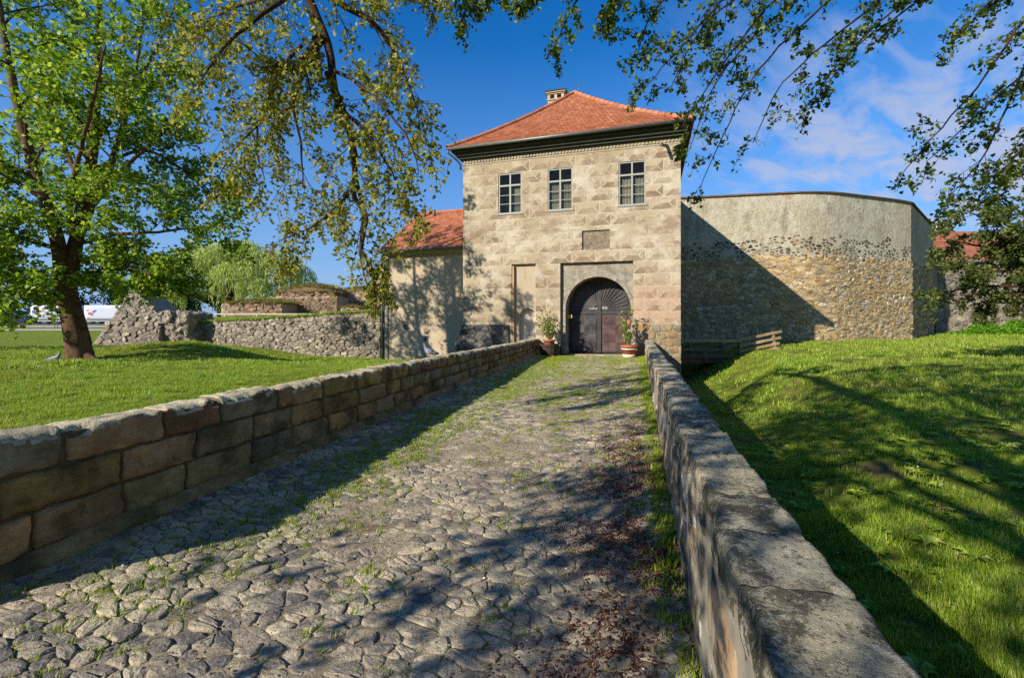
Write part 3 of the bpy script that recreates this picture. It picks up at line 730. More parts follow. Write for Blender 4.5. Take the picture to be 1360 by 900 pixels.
# ================================================================== parapets
def build_parapets():
    rng = random.Random(42)
    # ---- left wall: three courses of squared blocks on a plinth
    lp = empty('parapet_wall', (0, 0, 0), -BA, 'low wall of three courses of brown sandstone blocks beside the left lawn', 'wall', kind='thing')
    TH = 0.30; Y0, Y1 = 1.43, 18.35
    core = MB(); n = 40
    ys = [Y0 + 0.03 + (Y1 - Y0 - 0.06) * k / n for k in range(n + 1)]
    prof = []
    for y in ys:
        zt = float(top_z(LX, y)) - 0.05; prof += [(LX - TH + 0.02, y, -0.8), (LX - 0.030, y, -0.8), (LX - 0.030, y, zt), (LX - TH + 0.02, y, zt)]
    core.add(prof, [(4 * k + a, 4 * k + (a + 1) % 4, 4 * k + 4 + (a + 1) % 4, 4 * k + 4 + a) for k in range(n) for a in range(4)] + [(3, 2, 1, 0), (4 * n, 4 * n + 1, 4 * n + 2, 4 * n + 3)])
    core.build('mortar_core', M['mortar'], lp)
    pl = MB(); q = []; n = 120
    for k in range(n + 1):
        y = Y0 + (Y1 - Y0) * k / n; zd = float(deck_z(LX, y)); hh = 0.11 + 0.025 * mnoise.noise(Vector((0, y * 2.2, 0))); ww = 0.055 + 0.03 * mnoise.noise(Vector((5, y * 1.7, 0)))
        q += [(LX - 0.02, y, zd - 0.1), (LX + ww + 0.04, y, zd - 0.1), (LX + ww + 0.02, y, zd + 0.03), (LX + ww * 0.6, y, zd + hh * 0.8), (LX - 0.02, y, zd + hh)]
    pl.add(q, [(5 * k + a, 5 * k + 5 + a, 5 * k + 6 + a, 5 * k + 1 + a) for k in range(n) for a in range(4)], True)
    pl.build('plinth', M['parapet'], lp)
    for c in range(3):
        y = Y0 - (0.0 if c != 1 else 0.25)
        first = True
        while y < Y1 - 0.05:
            Lb = rng.uniform(0.50, 0.80) * (0.82 if y > 6 else 1.0) * (1.0 if c else 0.9)
            if y + Lb > Y1 - 0.2: Lb = Y1 - y
            ya = max(y, Y0); yb = y + Lb; ln = yb - ya - 0.018 - 0.012 * rng.random(); ym = (ya + yb) / 2
            zd = float(deck_z(LX, ym)) + 0.09; zt = float(top_z(LX, ym)); hh = (zt - zd) / 3
            z0 = zd + c * hh + 0.006; z1 = zd + (c + 1) * hh - 0.008 + (rng.uniform(-0.012, 0.02) if c == 2 else 0)
            near = ym < 7; seg = max(4, int(ln / (0.028 if near else 0.08)))
            nn = (7 if near else 3, seg, 10 if near else 4)
            me = block_mesh(TH, ln, z1 - z0, rng.uniform(0.014, 0.024), nn, 0.016 if near else 0.012, 7.0, rng.random() * 50, 0.0)
            sd0 = rng.random() * 70      # eroded arrises
            for v in me.vertices:
                e = max(0, 1 - (ln / 2 - abs(v.co.y)) / 0.07, 1 - ((z1 - z0) / 2 - abs(v.co.z)) / 0.05)
                if v.co.x > 0: v.co.x -= e * 0.040 * max(0, mnoise.noise(Vector((sd0, v.co.y * 11, v.co.z * 11))) + 0.15)
                v.co.y -= math.copysign(e * 0.016 * max(0, mnoise.noise(Vector((sd0 + 5, v.co.y * 6, v.co.z * 14)))), v.co.y)
                v.co.x += 0.006 * mnoise.noise(Vector((sd0, v.co.y * 24, v.co.z * 24)))
            # a broken crest: chip the upper front edge of the top course
            if c == 2:
                sd = rng.random() * 90
                for v in me.vertices:
                    ez = max(0, 1 - ((z1 - z0) / 2 - v.co.z) / 0.08); ex = max(0, 1 - (TH / 2 - v.co.x) / 0.10)
                    ch = max(0, mnoise.noise(Vector((sd, v.co.y * 6, 0))) * 0.7 + mnoise.noise(Vector((sd, v.co.y * 17, 3))) * 0.4 + 0.15) * 0.13
                    v.co.z -= ch * ez * ex * 0.9; v.co.x -= ch * ez * ex * 0.5
                    v.co.z += 0.012 * mnoise.noise(Vector((sd + v.co.x * 9, v.co.y * 9, 1))) * ez
                me.materials.append(M['rust_stone'] if rng.random() < 0.13 else M['parapet']); me.materials.append(M['crest_sunlit'])
                for p in me.polygons: p.material_index = 1 if p.normal.z > 0.45 and p.center.z > 0 else 0  # upward faces get the painted sunlit colour
                me.update()
            ob = link('stone', me, (M['rust_stone'] if rng.random() < 0.04 else M['parapet']), lp, (LX - TH / 2 + rng.uniform(-0.008, 0.010), (ya + yb) / 2, (z0 + z1) / 2))
            ob.rotation_euler = (math.atan(-0.008 + 0.005), 0, rng.uniform(-0.006, 0.006))
            y = yb
    # ---- right wall: coping stones on two courses
    rp = empty('parapet_wall', (0, 0, 0), -BA, 'low wall with grey lichen covered coping stones beside the grassy bank', 'wall', kind='thing')
    Y0, Y1 = -1.6, 18.0; TH = 0.30
    core = MB(); n = 40; prof = []
    for k in range(n + 1):
        y = Y0 + 0.03 + (Y1 - Y0 - 0.06) * k / n; zt = float(top_z(RX, y)) - 0.08
        prof += [(RX + 0.012, y, -0.9), (RX + TH - 0.02, y, -0.9), (RX + TH - 0.02, y, zt), (RX + 0.012, y, zt)]
    core.add(prof, [(4 * k + a, 4 * k + (a + 1) % 4, 4 * k + 4 + (a + 1) % 4, 4 * k + 4 + a) for k in range(n) for a in range(4)] + [(3, 2, 1, 0), (4 * n, 4 * n + 1, 4 * n + 2, 4 * n + 3)])
    core.build('mortar_core', M['mortar_pale'], rp)
    y = Y0; lens = [0.9, 0.95, 1.15, 0.36, 0.38, 0.62, 0.55, 0.6]
    k = 0
    while y < Y1 - 0.05:
        Lb = lens[k] if k < len(lens) else rng.uniform(0.42, 0.72)
        if y + Lb > Y1 - 0.25: Lb = Y1 - y
        ym = y + Lb / 2; zt = float(top_z(RX, ym)) + rng.uniform(-0.012, 0.012); ct = rng.uniform(0.20, 0.24)
        near = ym < 5; seg = max(5, int(Lb / (0.018 if near else 0.07)))
        wid = TH + rng.uniform(-0.015, 0.015)
        me = block_mesh(wid, Lb - (0.008 if near else 0.014), ct, 0.012 + 0.010 * rng.random(), (18 if near else 5, seg, 12 if near else 3), 0.009, 7.0, rng.random() * 70)
        sd = rng.random() * 60
        for v in me.vertices:   # weathered outer edge, worn crown
            ex = max(0, 1 - (wid / 2 - v.co.x) / 0.12); v.co.x -= 0.035 * max(0, mnoise.noise(Vector((sd, v.co.y * 5, v.co.z * 3))) + 0.2) * ex
            v.co.z += 0.010 * mnoise.noise(Vector((v.co.x * 6 + sd, v.co.y * 5, 2))) + 0.006 * mnoise.noise(Vector((v.co.x * 22 + sd, v.co.y * 20, 2))) - 0.010 * max(0, mnoise.noise(Vector((v.co.x * 12 + sd, v.co.y * 12, 8))) - 0.25) + 0.003 * mnoise.noise(Vector((v.co.x * 55 + sd, v.co.y * 55, v.co.z * 55)))
            ei = max(0, 1 - (v.co.x + wid / 2) / 0.10); v.co.x += 0.03 * max(0, mnoise.noise(Vector((sd + 9, v.co.y * 6, v.co.z * 7))) + 0.1) * ei
        me.update()
        ob = link('coping_stone', me, M['coping'], rp, (RX + TH / 2 + rng.uniform(-0.008, 0.008), ym, zt - ct / 2)); ob.rotation_euler = (-0.008, 0, rng.uniform(-0.012, 0.012))
        k += 1; y += Lb
    for c in range(2):
        y = Y0 - 0.2 * c
        while y < Y1 - 0.05:
            Lb = rng.uniform(0.35, 0.65); Lb = min(Lb, Y1 - y); ya = max(y, Y0); yb_ = y + Lb
            if yb_ - ya < 0.06: y = yb_; continue
            ym = (ya + yb_) / 2; zd = float(deck_z(RX, ym)) - 0.05; zt = float(top_z(RX, ym)) - 0.225; hh = (zt - zd) / 2; near = ym < 5
            me = block_mesh(0.2, yb_ - ya - 0.03, hh - 0.02, 0.03, (3, max(4, int(Lb / (0.05 if near else 0.12))), 5 if near else 3), 0.02, 5.0, rng.random() * 80)
            link('stone', me, M['lime_face'], rp, (RX + 0.10 + rng.uniform(-0.004, 0.022), ym, zd + (c + 0.5) * hh))
            y = yb_
    # outer skin of the right wall down to the bank
    y = Y0
    while y < Y1 - 0.05:
        Lb = min(rng.uniform(0.5, 0.9), Y1 - y)
        for c in range(3):
            zt = float(top_z(RX, y)) - 0.225; hh = 0.42
            link('stone', block_mesh(0.1, Lb - 0.03, hh - 0.025, 0.03, (2, 4, 3), 0.015, 5, rng.random() * 80), M['parapet'], rp, (RX + TH - 0.05, y + Lb / 2, zt - (c + 0.5) * hh))
        y += Lb
build_parapets()

# ================================================================== building materials
def sgraffito_material():
    g = G('sgraffito plaster'); o = g.tc(); x = g.xyz(o)
    wob = g.math('MULTIPLY', g.math('SUBTRACT', g.noise(o, 1.3, 2, 0.5), 0.5), 0.10)
    RH, BW = 0.487, 0.96
    zr = g.math('DIVIDE', g.math('ADD', x[2], g.math('ADD', wob, 0.03)), RH)
    row = g.math('FLOOR', zr); fz = g.math('FRACT', zr)
    sh = g.math('ADD', g.math('MULTIPLY', g.math('MODULO', g.math('ADD', row, 40.0), 2.0), 0.5), g.math('MULTIPLY', g.math('SINE', g.math('MULTIPLY', row, 12.9)), 0.13))
    ux = g.math('ADD', g.math('DIVIDE', g.math('ADD', x[0], wob), BW), sh); fx = g.math('FRACT', ux)
    cell = g.new('ShaderNodeTexWhiteNoise'); cell.noise_dimensions = '2D'; g.put(cell.inputs['Vector'], g.comb(g.math('FLOOR', ux), row, 0.0)); cr = cell.outputs['Value']
    dl = g.math('MULTIPLY', fx, BW * 0.95); dr = g.math('MULTIPLY', g.math('SUBTRACT', 1.0, fx), BW * 0.95)
    db = g.math('MULTIPLY', fz, RH); dt = g.math('MULTIPLY', g.math('SUBTRACT', 1.0, fz), RH)
    lat = g.math('MINIMUM', dl, dr); ver = g.math('MINIMUM', db, dt); mn = g.math('MINIMUM', lat, ver)
    isb = g.math('MULTIPLY', g.math('LESS_THAN', db, dt), g.math('LESS_THAN', db, lat))
    isr = g.math('MULTIPLY', g.math('LESS_THAN', dr, dl), g.math('LESS_THAN', dr, ver))
    isl = g.math('MULTIPLY', g.math('LESS_THAN', dl, dr), g.math('LESS_THAN', dl, ver))
    # light scratched lines on the arrises and the block joints
    seam = g.math('MINIMUM', g.math('ABSOLUTE', g.math('SUBTRACT', lat, ver)), g.math('MULTIPLY', mn, 1.2))
    line = g.math('SUBTRACT', 1.0, g.step(seam, 0.008, 0.022))
    n1 = g.noise(o, 0.55, 6, 0.62, 0.4); n2 = g.noise(o, 3.0, 7, 0.7); n3 = g.noise(o, 26, 5, 0.7)
    base = g.ramp(n1, [(0.34, srgb(150, 131, 103)), (0.48, srgb(168, 151, 121)), (0.62, srgb(190, 177, 149))])
    # the lower right and the gate zone were redone in a warmer plaster
    warm = g.math('MULTIPLY', g.step(x[0], 6.9, 7.4), g.math('SUBTRACT', 1.0, g.step(x[2], 2.6, 3.3)))
    base = g.mix(g.math('MULTIPLY', warm, 0.75), base, srgb(176, 142, 114))
    dark = g.mix(g.math('MULTIPLY', cr, 0.7), srgb(126, 102, 78), srgb(108, 89, 70))
    amt = g.math('ADD', g.math('MULTIPLY', isb, 0.80), g.math('ADD', g.math('MULTIPLY', isr, 0.75), g.math('MULTIPLY', isl, 0.15)), True)
    wear = g.step(g.noise(o, 0.9, 7, 0.72, 0.5), 0.40, 0.60)
    amt = g.math('MULTIPLY', g.math('MULTIPLY', amt, g.math('SUBTRACT', 1.0, line)), g.math('ADD', 0.14, g.math('MULTIPLY', wear, g.math('ADD', 0.45, g.math('MULTIPLY', cr, 0.6)))))
    base = g.mix(g.math('MULTIPLY', g.step(cr, 0.55, 1.0), 0.35), base, srgb(158, 134, 104))
    c = g.mix(amt, base, dark)
    # brown stain belt under the windows
    stain = g.math('MULTIPLY', g.step(g.noise(g.scale(o, (0.6, 1, 1.5)), 1.1, 6, 0.65), 0.50, 0.66), g.math('SUBTRACT', 1.0, g.step(g.math('ABSOLUTE', g.math('SUBTRACT', x[2], 5.3)), 0.5, 1.3)))
    c = g.mix(g.math('MULTIPLY', stain, 0.75), c, srgb(122, 96, 76))
    c = g.mix(g.math('MULTIPLY', g.step(g.noise(g.scale(o, (1.6, 1, 0.35)), 1.5, 6, 0.7), 0.52, 0.70), 0.4), c, srgb(134, 116, 98))
    c = g.mix(g.math('MULTIPLY', g.step(g.noise(o, 1.5, 8, 0.75, 0.6), 0.52, 0.60), 0.45), c, srgb(146, 118, 96))
    c = g.mix(g.math('MULTIPLY', g.step(g.noise(o, 0.8, 8, 0.75, 0.5), 0.55, 0.62), 0.45), c, srgb(198, 186, 165))
    c = g.mix(g.math('MULTIPLY', g.step(n2, 0.55, 0.66), 0.5), c, srgb(196, 182, 160))
    c = g.mix(g.math('MULTIPLY', g.step(g.noise(o, 7.0, 6, 0.75), 0.57, 0.63), 0.45), c, srgb(130, 108, 88))
    c = g.mix(g.math('MULTIPLY', g.math('MULTIPLY', line, g.math('ADD', 0.3, wear)), 0.42), c, srgb(202, 190, 168))
    c = g.mix(g.math('MULTIPLY', g.step(n3, 0.52, 0.70), 0.45), c, srgb(118, 98, 76))
    h = g.math('ADD', g.math('MULTIPLY', n2, 0.6), g.math('ADD', g.math('MULTIPLY', n3, 0.35), g.math('MULTIPLY', line, 0.08)))
    return g.done(c, 0.92, g.bump(h, 0.55, 0.02), 0.15)
M['sgraffito'] = sgraffito_material()

def plaster(name, a, b, stain, scale=1.0, pit=0.4, bump=0.5):
    g = G(name); o = g.tc(); n1 = g.noise(o, 0.6 * scale, 6, 0.62, 0.3); n2 = g.noise(o, 4 * scale, 7, 0.7); n3 = g.noise(o, 30 * scale, 4, 0.7)
    c = g.ramp(n1, [(0.3, a), (0.7, b)])
    c = g.mix(g.math('MULTIPLY', g.step(g.noise(g.scale(o, (1.5, 1.5, 0.35)), 0.9 * scale, 6, 0.68), 0.50, 0.70), 0.6), c, stain)
    c = g.mix(g.math('MULTIPLY', g.step(n2, 0.55, 0.72), pit), c, tuple(v * 0.72 for v in a[:3]) + (1,))
    c = g.mix(g.math('MULTIPLY', g.step(n3, 0.60, 0.72), pit * 0.8), c, tuple(v * 0.55 for v in a[:3]) + (1,))
    return g.done(c, 0.93, g.bump(g.math('ADD', g.math('MULTIPLY', n2, 0.7), g.math('MULTIPLY', n3, 0.5)), bump, 0.03), 0.15)
M['plaster_wing'] = plaster('wing plaster', srgb(176, 154, 122), srgb(192, 172, 142), srgb(150, 130, 102), 1, 0.25)
def curtain_plaster():
    g = G('old grey white plaster'); o = g.tc(); n1 = g.noise(o, 0.35, 6, 0.65, 0.4); n2 = g.noise(o, 1.6, 8, 0.72, 0.4); n3 = g.noise(o, 6.5, 6, 0.75); n4 = g.noise(o, 16, 3, 0.7)
    c = g.ramp(n1, [(0.35, srgb(160, 146, 116)), (0.5, srgb(182, 170, 142)), (0.65, srgb(200, 190, 166))])
    c = g.mix(g.math('MULTIPLY', g.step(n2, 0.50, 0.60), 0.55), c, srgb(150, 140, 118))
    c = g.mix(g.math('MULTIPLY', g.step(g.noise(g.scale(o, (1, 1, 0.25)), 0.8, 7, 0.7), 0.55, 0.66), 0.65), c, srgb(118, 108, 90))
    c = g.mix(g.math('MULTIPLY', g.step(n3, 0.55, 0.62), 0.55), c, srgb(128, 117, 98))
    c = g.mix(g.math('MULTIPLY', g.step(n3, 0.44, 0.38), 0.45), c, srgb(206, 196, 174))
    c = g.mix(g.math('MULTIPLY', g.step(n4, 0.60, 0.66), 0.75), c, srgb(92, 84, 70))
    c = g.mix(g.math('MULTIPLY', g.step(g.noise(o, 0.55, 5, 0.6, 0.3), 0.62, 0.66), 0.6), c, srgb(164, 134, 94))
    return g.done(c, 0.95, g.bump(g.math('ADD', n2, g.math('ADD', n3, g.math('MULTIPLY', n4, 0.5))), 1.0, 0.06), 0.12)
M['plaster_curtain'] = curtain_plaster()
M['plaster_plain'] = plaster('ochre plaster', srgb(172, 154, 128), srgb(182, 166, 140), srgb(152, 128, 100), 1, 0.2)
M['plaster_niche'] = plaster('niche plaster', srgb(196, 180, 160), srgb(206, 192, 172), srgb(176, 158, 136), 1.5, 0.15)
M['brick_jamb'] = plaster('reddish jamb plaster', srgb(170, 138, 100), srgb(186, 156, 118), srgb(140, 108, 74), 2, 0.3)
M['portal'] = stone_mat('grey portal stone', [(0, srgb(158, 148, 128)), (1, srgb(168, 158, 138))], lichen=srgb(186, 178, 160), lich_amt=0.3, dark=srgb(112, 104, 90), scale=1.0, bump=0.7)
M['plaque'] = stone_mat('worn plaque stone', [(0, srgb(146, 130, 106)), (1, srgb(150, 134, 110))], lichen=srgb(172, 158, 132), lich_amt=0.4, dark=srgb(104, 92, 76), scale=2.5, bump=1.0)
M['base_stone'] = stone_mat('tower base stone', [(0, srgb(166, 136, 92)), (0.3, srgb(150, 140, 116)), (0.6, srgb(178, 140, 88)), (0.85, srgb(140, 130, 108)), (1, srgb(182, 156, 112))], lichen=srgb(190, 180, 156), lich_amt=0.3, dark=srgb(112, 94, 66), scale=1.2, bump=0.8)
M['talus'] = stone_mat('blackened base stone', [(0, srgb(92, 90, 86)), (0.5, srgb(116, 110, 100)), (1, srgb(76, 76, 76))], lichen=srgb(156, 150, 136), lich_amt=0.5, dark=srgb(54, 54, 54), scale=1.2, bump=0.9)
M['rubble'] = stone_mat('tan rubble stone', [(0.0, srgb(214, 188, 142)), (0.15, srgb(184, 156, 110)), (0.3, srgb(222, 202, 164)), (0.45, srgb(172, 148, 108)), (0.6, srgb(208, 180, 134)), (0.75, srgb(154, 140, 116)), (0.88, srgb(230, 216, 188)), (1.0, srgb(130, 120, 106))], lichen=srgb(224, 208, 172), lich_amt=0.3, dark=srgb(156, 126, 84), scale=1.6, bump=1.0)
M['rubble_mortar'] = plaster('ochre earth mortar', srgb(180, 150, 102), srgb(198, 168, 120), srgb(146, 112, 70), 1.5, 0.5, 1.0)
M['basalt'] = stone_mat('dark basalt rubble', [(0, srgb(82, 72, 60)), (0.35, srgb(116, 102, 82)), (0.7, srgb(64, 58, 52)), (1, srgb(136, 118, 92))], scale=2, bump=0.8)
M['ruin'] = stone_mat('grey ruin rubble', [(0.0, srgb(172, 158, 138)), (0.3, srgb(140, 128, 112)), (0.6, srgb(188, 174, 152)), (0.8, srgb(120, 110, 98)), (1.0, srgb(160, 146, 122))], lichen=srgb(204, 196, 178), lich_amt=0.5, dark=srgb(96, 86, 76), scale=1.5, bump=0.9)
M['ruin_mortar'] = plaster('grey ruin mortar', srgb(138, 126, 106), srgb(164, 150, 128), srgb(112, 100, 84), 1.5, 0.5, 1.0)
M['brick_ruin'] = plaster('weathered brick core', srgb(164, 138, 112), srgb(182, 158, 130), srgb(132, 108, 86), 1.2, 0.5, 1.0)
M['brick'] = stone_mat('old red brick', [(0, srgb(150, 96, 72)), (0.5, srgb(170, 116, 86)), (1, srgb(132, 92, 76))], lichen=srgb(170, 150, 130), lich_amt=0.3, scale=2, bump=0.6)

def tile_material():
    g = G('clay roof tile'); r = g.rand(); p = g.tc()
    c = g.ramp(r, [(0.0, srgb(156, 92, 60)), (0.3, srgb(176, 110, 74)), (0.6, srgb(186, 122, 86)), (0.85, srgb(162, 98, 66)), (1.0, srgb(198, 138, 104))])
    n1 = g.noise(p, 0.7, 5, 0.6); n2 = g.noise(p, 20, 4, 0.7)
    c = g.mix(g.math('MULTIPLY', g.step(n1, 0.45, 0.7), 0.35), c, srgb(128, 78, 58))
    c = g.mix(g.math('MULTIPLY', g.step(n2, 0.55, 0.75), 0.35), c, srgb(188, 136, 108))
    return g.done(c, 0.8, g.bump(n2, 0.3, 0.01), 0.25)
M['tile'] = tile_material()
M['soffit'] = plain('dark painted eaves', srgb(70, 68, 54), 0.8, 0.2, 6, 0.3)
M['gutter'] = plain('grey green zinc gutter', srgb(104, 108, 98), 0.45, 0.5, 5, 0.2, Metallic=0.4)
M['dentil'] = plain('pale dentil stucco', srgb(164, 150, 124), 0.9, 0.1, 6, 0.15)
M['white_paint'] = plain('white painted frame', srgb(150, 147, 132), 0.5, 0.4, 12, 0.08)
M['curtain'] = plain('greyed net curtain', srgb(158, 150, 128), 0.9, 0.1, 20, 0.12)
M['room'] = plain('dim room', srgb(190, 168, 124), 0.9, 0.1)
def door_material(name, a, b):
    g = G(name); o = g.tc(); n1 = g.noise(g.scale(o, (6, 6, 0.8)), 2.5, 6, 0.65); n2 = g.noise(o, 3, 4, 0.6)
    c = g.mix(g.step(n2, 0.4, 0.65), g.ramp(n1, [(0.3, a), (0.7, b)]), g.mix(1.0, a, (0.8, 0.8, 0.8, 1), 'MULTIPLY'))
    return g.done(c, 0.55, g.bump(n1, 0.3, 0.008), 0.4)
M['door'] = door_material('grey brown door wood', srgb(50, 44, 42), srgb(72, 64, 61))
M['door_red'] = door_material('reddish door wood', srgb(66, 48, 45), srgb(90, 66, 61))
M['slat'] = door_material('highlit door slats', srgb(74, 66, 63), srgb(106, 97, 92))  # paler than the door wood: sun highlights painted into the slat colour
M['slat_red'] = door_material('highlit reddish door slats', srgb(92, 68, 63), srgb(120, 92, 85))  # same painted highlight for the reddish leaf
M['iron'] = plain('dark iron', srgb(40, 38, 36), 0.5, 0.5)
M['yellow'] = plain('yellow sign paint', srgb(204, 160, 50), 0.6, 0.3)
M['chalk'] = plain('white chalk', srgb(220, 216, 206), 0.9, 0.1)
M['old_wood'] = door_material('weathered dark timber', srgb(92, 74, 56), srgb(140, 114, 84))
M['pale_wood'] = door_material('bleached timber', srgb(150, 124, 94), srgb(184, 156, 122))

def glass_material():
    g = G('old window glass'); gl = g.new('ShaderNodeBsdfGlossy'); gl.inputs['Roughness'].default_value = 0.03; gl.inputs['Color'].default_value = (0.9, 0.92, 0.95, 1)
    n = g.bump(g.noise(g.tc(), 3, 2, 0.5), 0.12, 0.05); g.put(gl.inputs['Normal'], n)
    tr = g.new('ShaderNodeBsdfTransparent'); tr.inputs[0].default_value = (0.8, 0.82, 0.78, 1)
    fr = g.new('ShaderNodeFresnel'); fr.inputs[0].default_value = 1.5; mx = g.new('ShaderNodeMixShader')
    g.put(mx.inputs[0], g.math('MULTIPLY', fr.outputs[0], 0.55, True)); g.nt.links.new(tr.outputs[0], mx.inputs[1]); g.nt.links.new(gl.outputs[0], mx.inputs[2])
    g.nt.links.new(mx.outputs[0], g.out.inputs[0]); return g.mat
M['glass'] = glass_material()

# ================================================================== building helpers
def wall_with_holes(mb, x0, x1, z0, z1, holes, y=0.0, mi=0):
    """front face (towards -y) with rectangular openings (hx0,hx1,hz0,hz1,depth) and their reveals"""
    xs = sorted({x0, x1, *[h[0] for h in holes], *[h[1] for h in holes]}); zs = sorted({z0, z1, *[h[2] for h in holes], *[h[3] for h in holes]})
    xs = [v for v in xs if x0 <= v <= x1]; zs = [v for v in zs if z0 <= v <= z1]
    for i in range(len(xs) - 1):
        for j in range(len(zs) - 1):
            cx, cz = (xs[i] + xs[i + 1]) / 2, (zs[j] + zs[j + 1]) / 2
            if any(h[0] < cx < h[1] and h[2] < cz < h[3] for h in holes): continue
            mb.add([(xs[i], y, zs[j]), (xs[i + 1], y, zs[j]), (xs[i + 1], y, zs[j + 1]), (xs[i], y, zs[j + 1])], [(0, 1, 2, 3)], False, mi)
    for a, b, c, d, dp in holes:
        mb.add([(a, y, c), (a, y + dp, c), (a, y + dp, d), (a, y, d)], [(0, 1, 2, 3)], False, mi)
        mb.add([(b, y, c), (b, y, d), (b, y + dp, d), (b, y + dp, c)], [(0, 1, 2, 3)], False, mi)
        mb.add([(a, y, d), (a, y + dp, d), (b, y + dp, d), (b, y, d)], [(0, 1, 2, 3)], False, mi)
        mb.add([(a, y, c), (b, y, c), (b, y + dp, c), (a, y + dp, c)], [(0, 1, 2, 3)], False, mi)

def arch_pts(cx, r, zs, n=18, point=0.0):
    out = []
    for k in range(n + 1):
        a = math.pi - math.pi * k / n
        out.append((cx + r * math.cos(a), zs + r * math.sin(a) * (1.0 + point * (1 - abs(math.cos(a))))))
    return out

def arch_plate(mb, x0, x1, z0, z1, cx, r, zs, y, dp, mi=0, point=0.0):
    """plate filling x0..x1,z0..z1 with a round-arched opening; intrados dp deep"""
    ap = arch_pts(cx, r, zs, 18, point); n = len(ap)
    outer = []
    for (ax, az) in ap:
        dx, dz = ax - cx, az - zs
        ks = []
        if dx > 1e-6: ks.append((x1 - cx) / dx)
        if dx < -1e-6: ks.append((x0 - cx) / dx)
        if dz > 1e-6: ks.append((z1 - zs) / dz)
        k = min(ks); outer.append((cx + dx * k, zs + dz * k))
    for i in range(n - 1):
        poly = [ap[i], ap[i + 1], outer[i + 1], outer[i]]
        # insert the plate corner where the outer edge turns
        if abs(outer[i][0] - x0) < 1e-5 and abs(outer[i + 1][1] - z1) < 1e-5 and abs(outer[i][1] - z1) > 1e-5: poly = [ap[i], ap[i + 1], outer[i + 1], (x0, z1), outer[i]]
        if abs(outer[i + 1][0] - x1) < 1e-5 and abs(outer[i][1] - z1) < 1e-5 and abs(outer[i + 1][1] - z1) > 1e-5: poly = [ap[i], ap[i + 1], outer[i + 1], (x1, z1), outer[i]]
        mb.add([(a, y, b) for a, b in poly], [tuple(range(len(poly)))], False, mi)
    for a, b in ((x0, cx - r), (cx + r, x1)): mb.add([(a, y, z0), (b, y, z0), (b, y, zs), (a, y, zs)], [(0, 1, 2, 3)], False, mi)
    path = [(cx - r, z0)] + ap + [(cx + r, z0)]
    for i in range(len(path) - 1):
        (a, b), (c, d) = path[i], path[i + 1]; mb.add([(a, y, b), (c, y, d), (c, y + dp, d), (a, y + dp, b)], [(0, 1, 2, 3)], True, mi)

def arch_ring(mb, cx, r0, r1, zs, z0, y0, y1, point=0.0, mi=0):
    a = [(cx - r0, z0)] + arch_pts(cx, r0, zs, 22, 0) + [(cx + r0, z0)]; b = [(cx - r1, z0)] + arch_pts(cx, r1, zs, 22, point) + [(cx + r1, z0)]
    for i in range(len(a) - 1):
        q = [a[i], a[i + 1], b[i + 1], b[i]]
        mb.add([(x, y0, z) for x, z in q] + [(x, y1, z) for x, z in q], [(0, 1, 2, 3), (0, 4, 5, 1), (2, 6, 7, 3)], False, mi)

def tile_field(mb, A, B, C, D, tw=0.18, th=0.165, lift=0.032, flare=0.18, rng=None):
    """clay tiles between eave A-B and top edge D-C (any two may meet in an apex)"""
    A, B, C, D = map(Vector, (A, B, C, D)); rng = rng or random.Random(1)
    sl = ((D + C) / 2 - (A + B) / 2).length; n = max(2, int(sl / th))
    nrm = (B - A).cross(D - A).normalized() if (D - A).length > 1e-3 else (B - A).cross(C - A).normalized()
    H = D.z - A.z
    def pt(P, Q, t):
        p = P.lerp(Q, t); p.z = P.z + (Q.z - P.z) * ((1 - flare) * t + flare * t * t); return p
    for r in range(n):
        t0 = r / n; t1 = min(1.0, (r + 1.25) / n)
        l0, r0 = pt(A, D, t0), pt(B, C, t0); l1, r1 = pt(A, D, t1), pt(B, C, t1)
        w = (r0 - l0).length; m = max(1, int(w / tw)); off = 0.5 * (r % 2)
        for k in range(-1, m + 1):
            a, b = max(0.0, (k + off) / m), min(1.0, (k + off + 0.93) / m)
            if b - a < 0.1 / m: continue
            j = lift * (0.85 + 0.4 * rng.random())
            p0, p1 = l0.lerp(r0, a), l0.lerp(r0, b); q0, q1 = l1.lerp(r1, a), l1.lerp(r1, b)
            mb.add([p0 + nrm * j, p1 + nrm * j * (0.9 + 0.2 * rng.random()), q1 + nrm * 0.004, q0 + nrm * 0.004, p0 - nrm * 0.01, p1 - nrm * 0.01], [(0, 1, 2, 3), (4, 5, 1, 0)])
    # boarding under the tiles
    under = [pt(A, D, k / 6) - nrm * 0.02 for k in range(7)] + [pt(B, C, k / 6) - nrm * 0.02 for k in range(7)]
    mb.add(under, [(k, 7 + k, 8 + k, k + 1) for k in range(6)])

def hip_caps(mb, P, Q, n, r=0.10, flare=0.18):
    P, Q = Vector(P), Vector(Q); pr = None
    for k in range(n + 1):
        t = k / n; p = P.lerp(Q, t); p.z = P.z + (Q.z - P.z) * ((1 - flare) * t + flare * t * t); p.z += 0.035
        if pr is not None: mb.tube([pr, p + (p - pr) * 0.12], [r * 1.12, r * 0.92], 8, True, False)
        pr = p

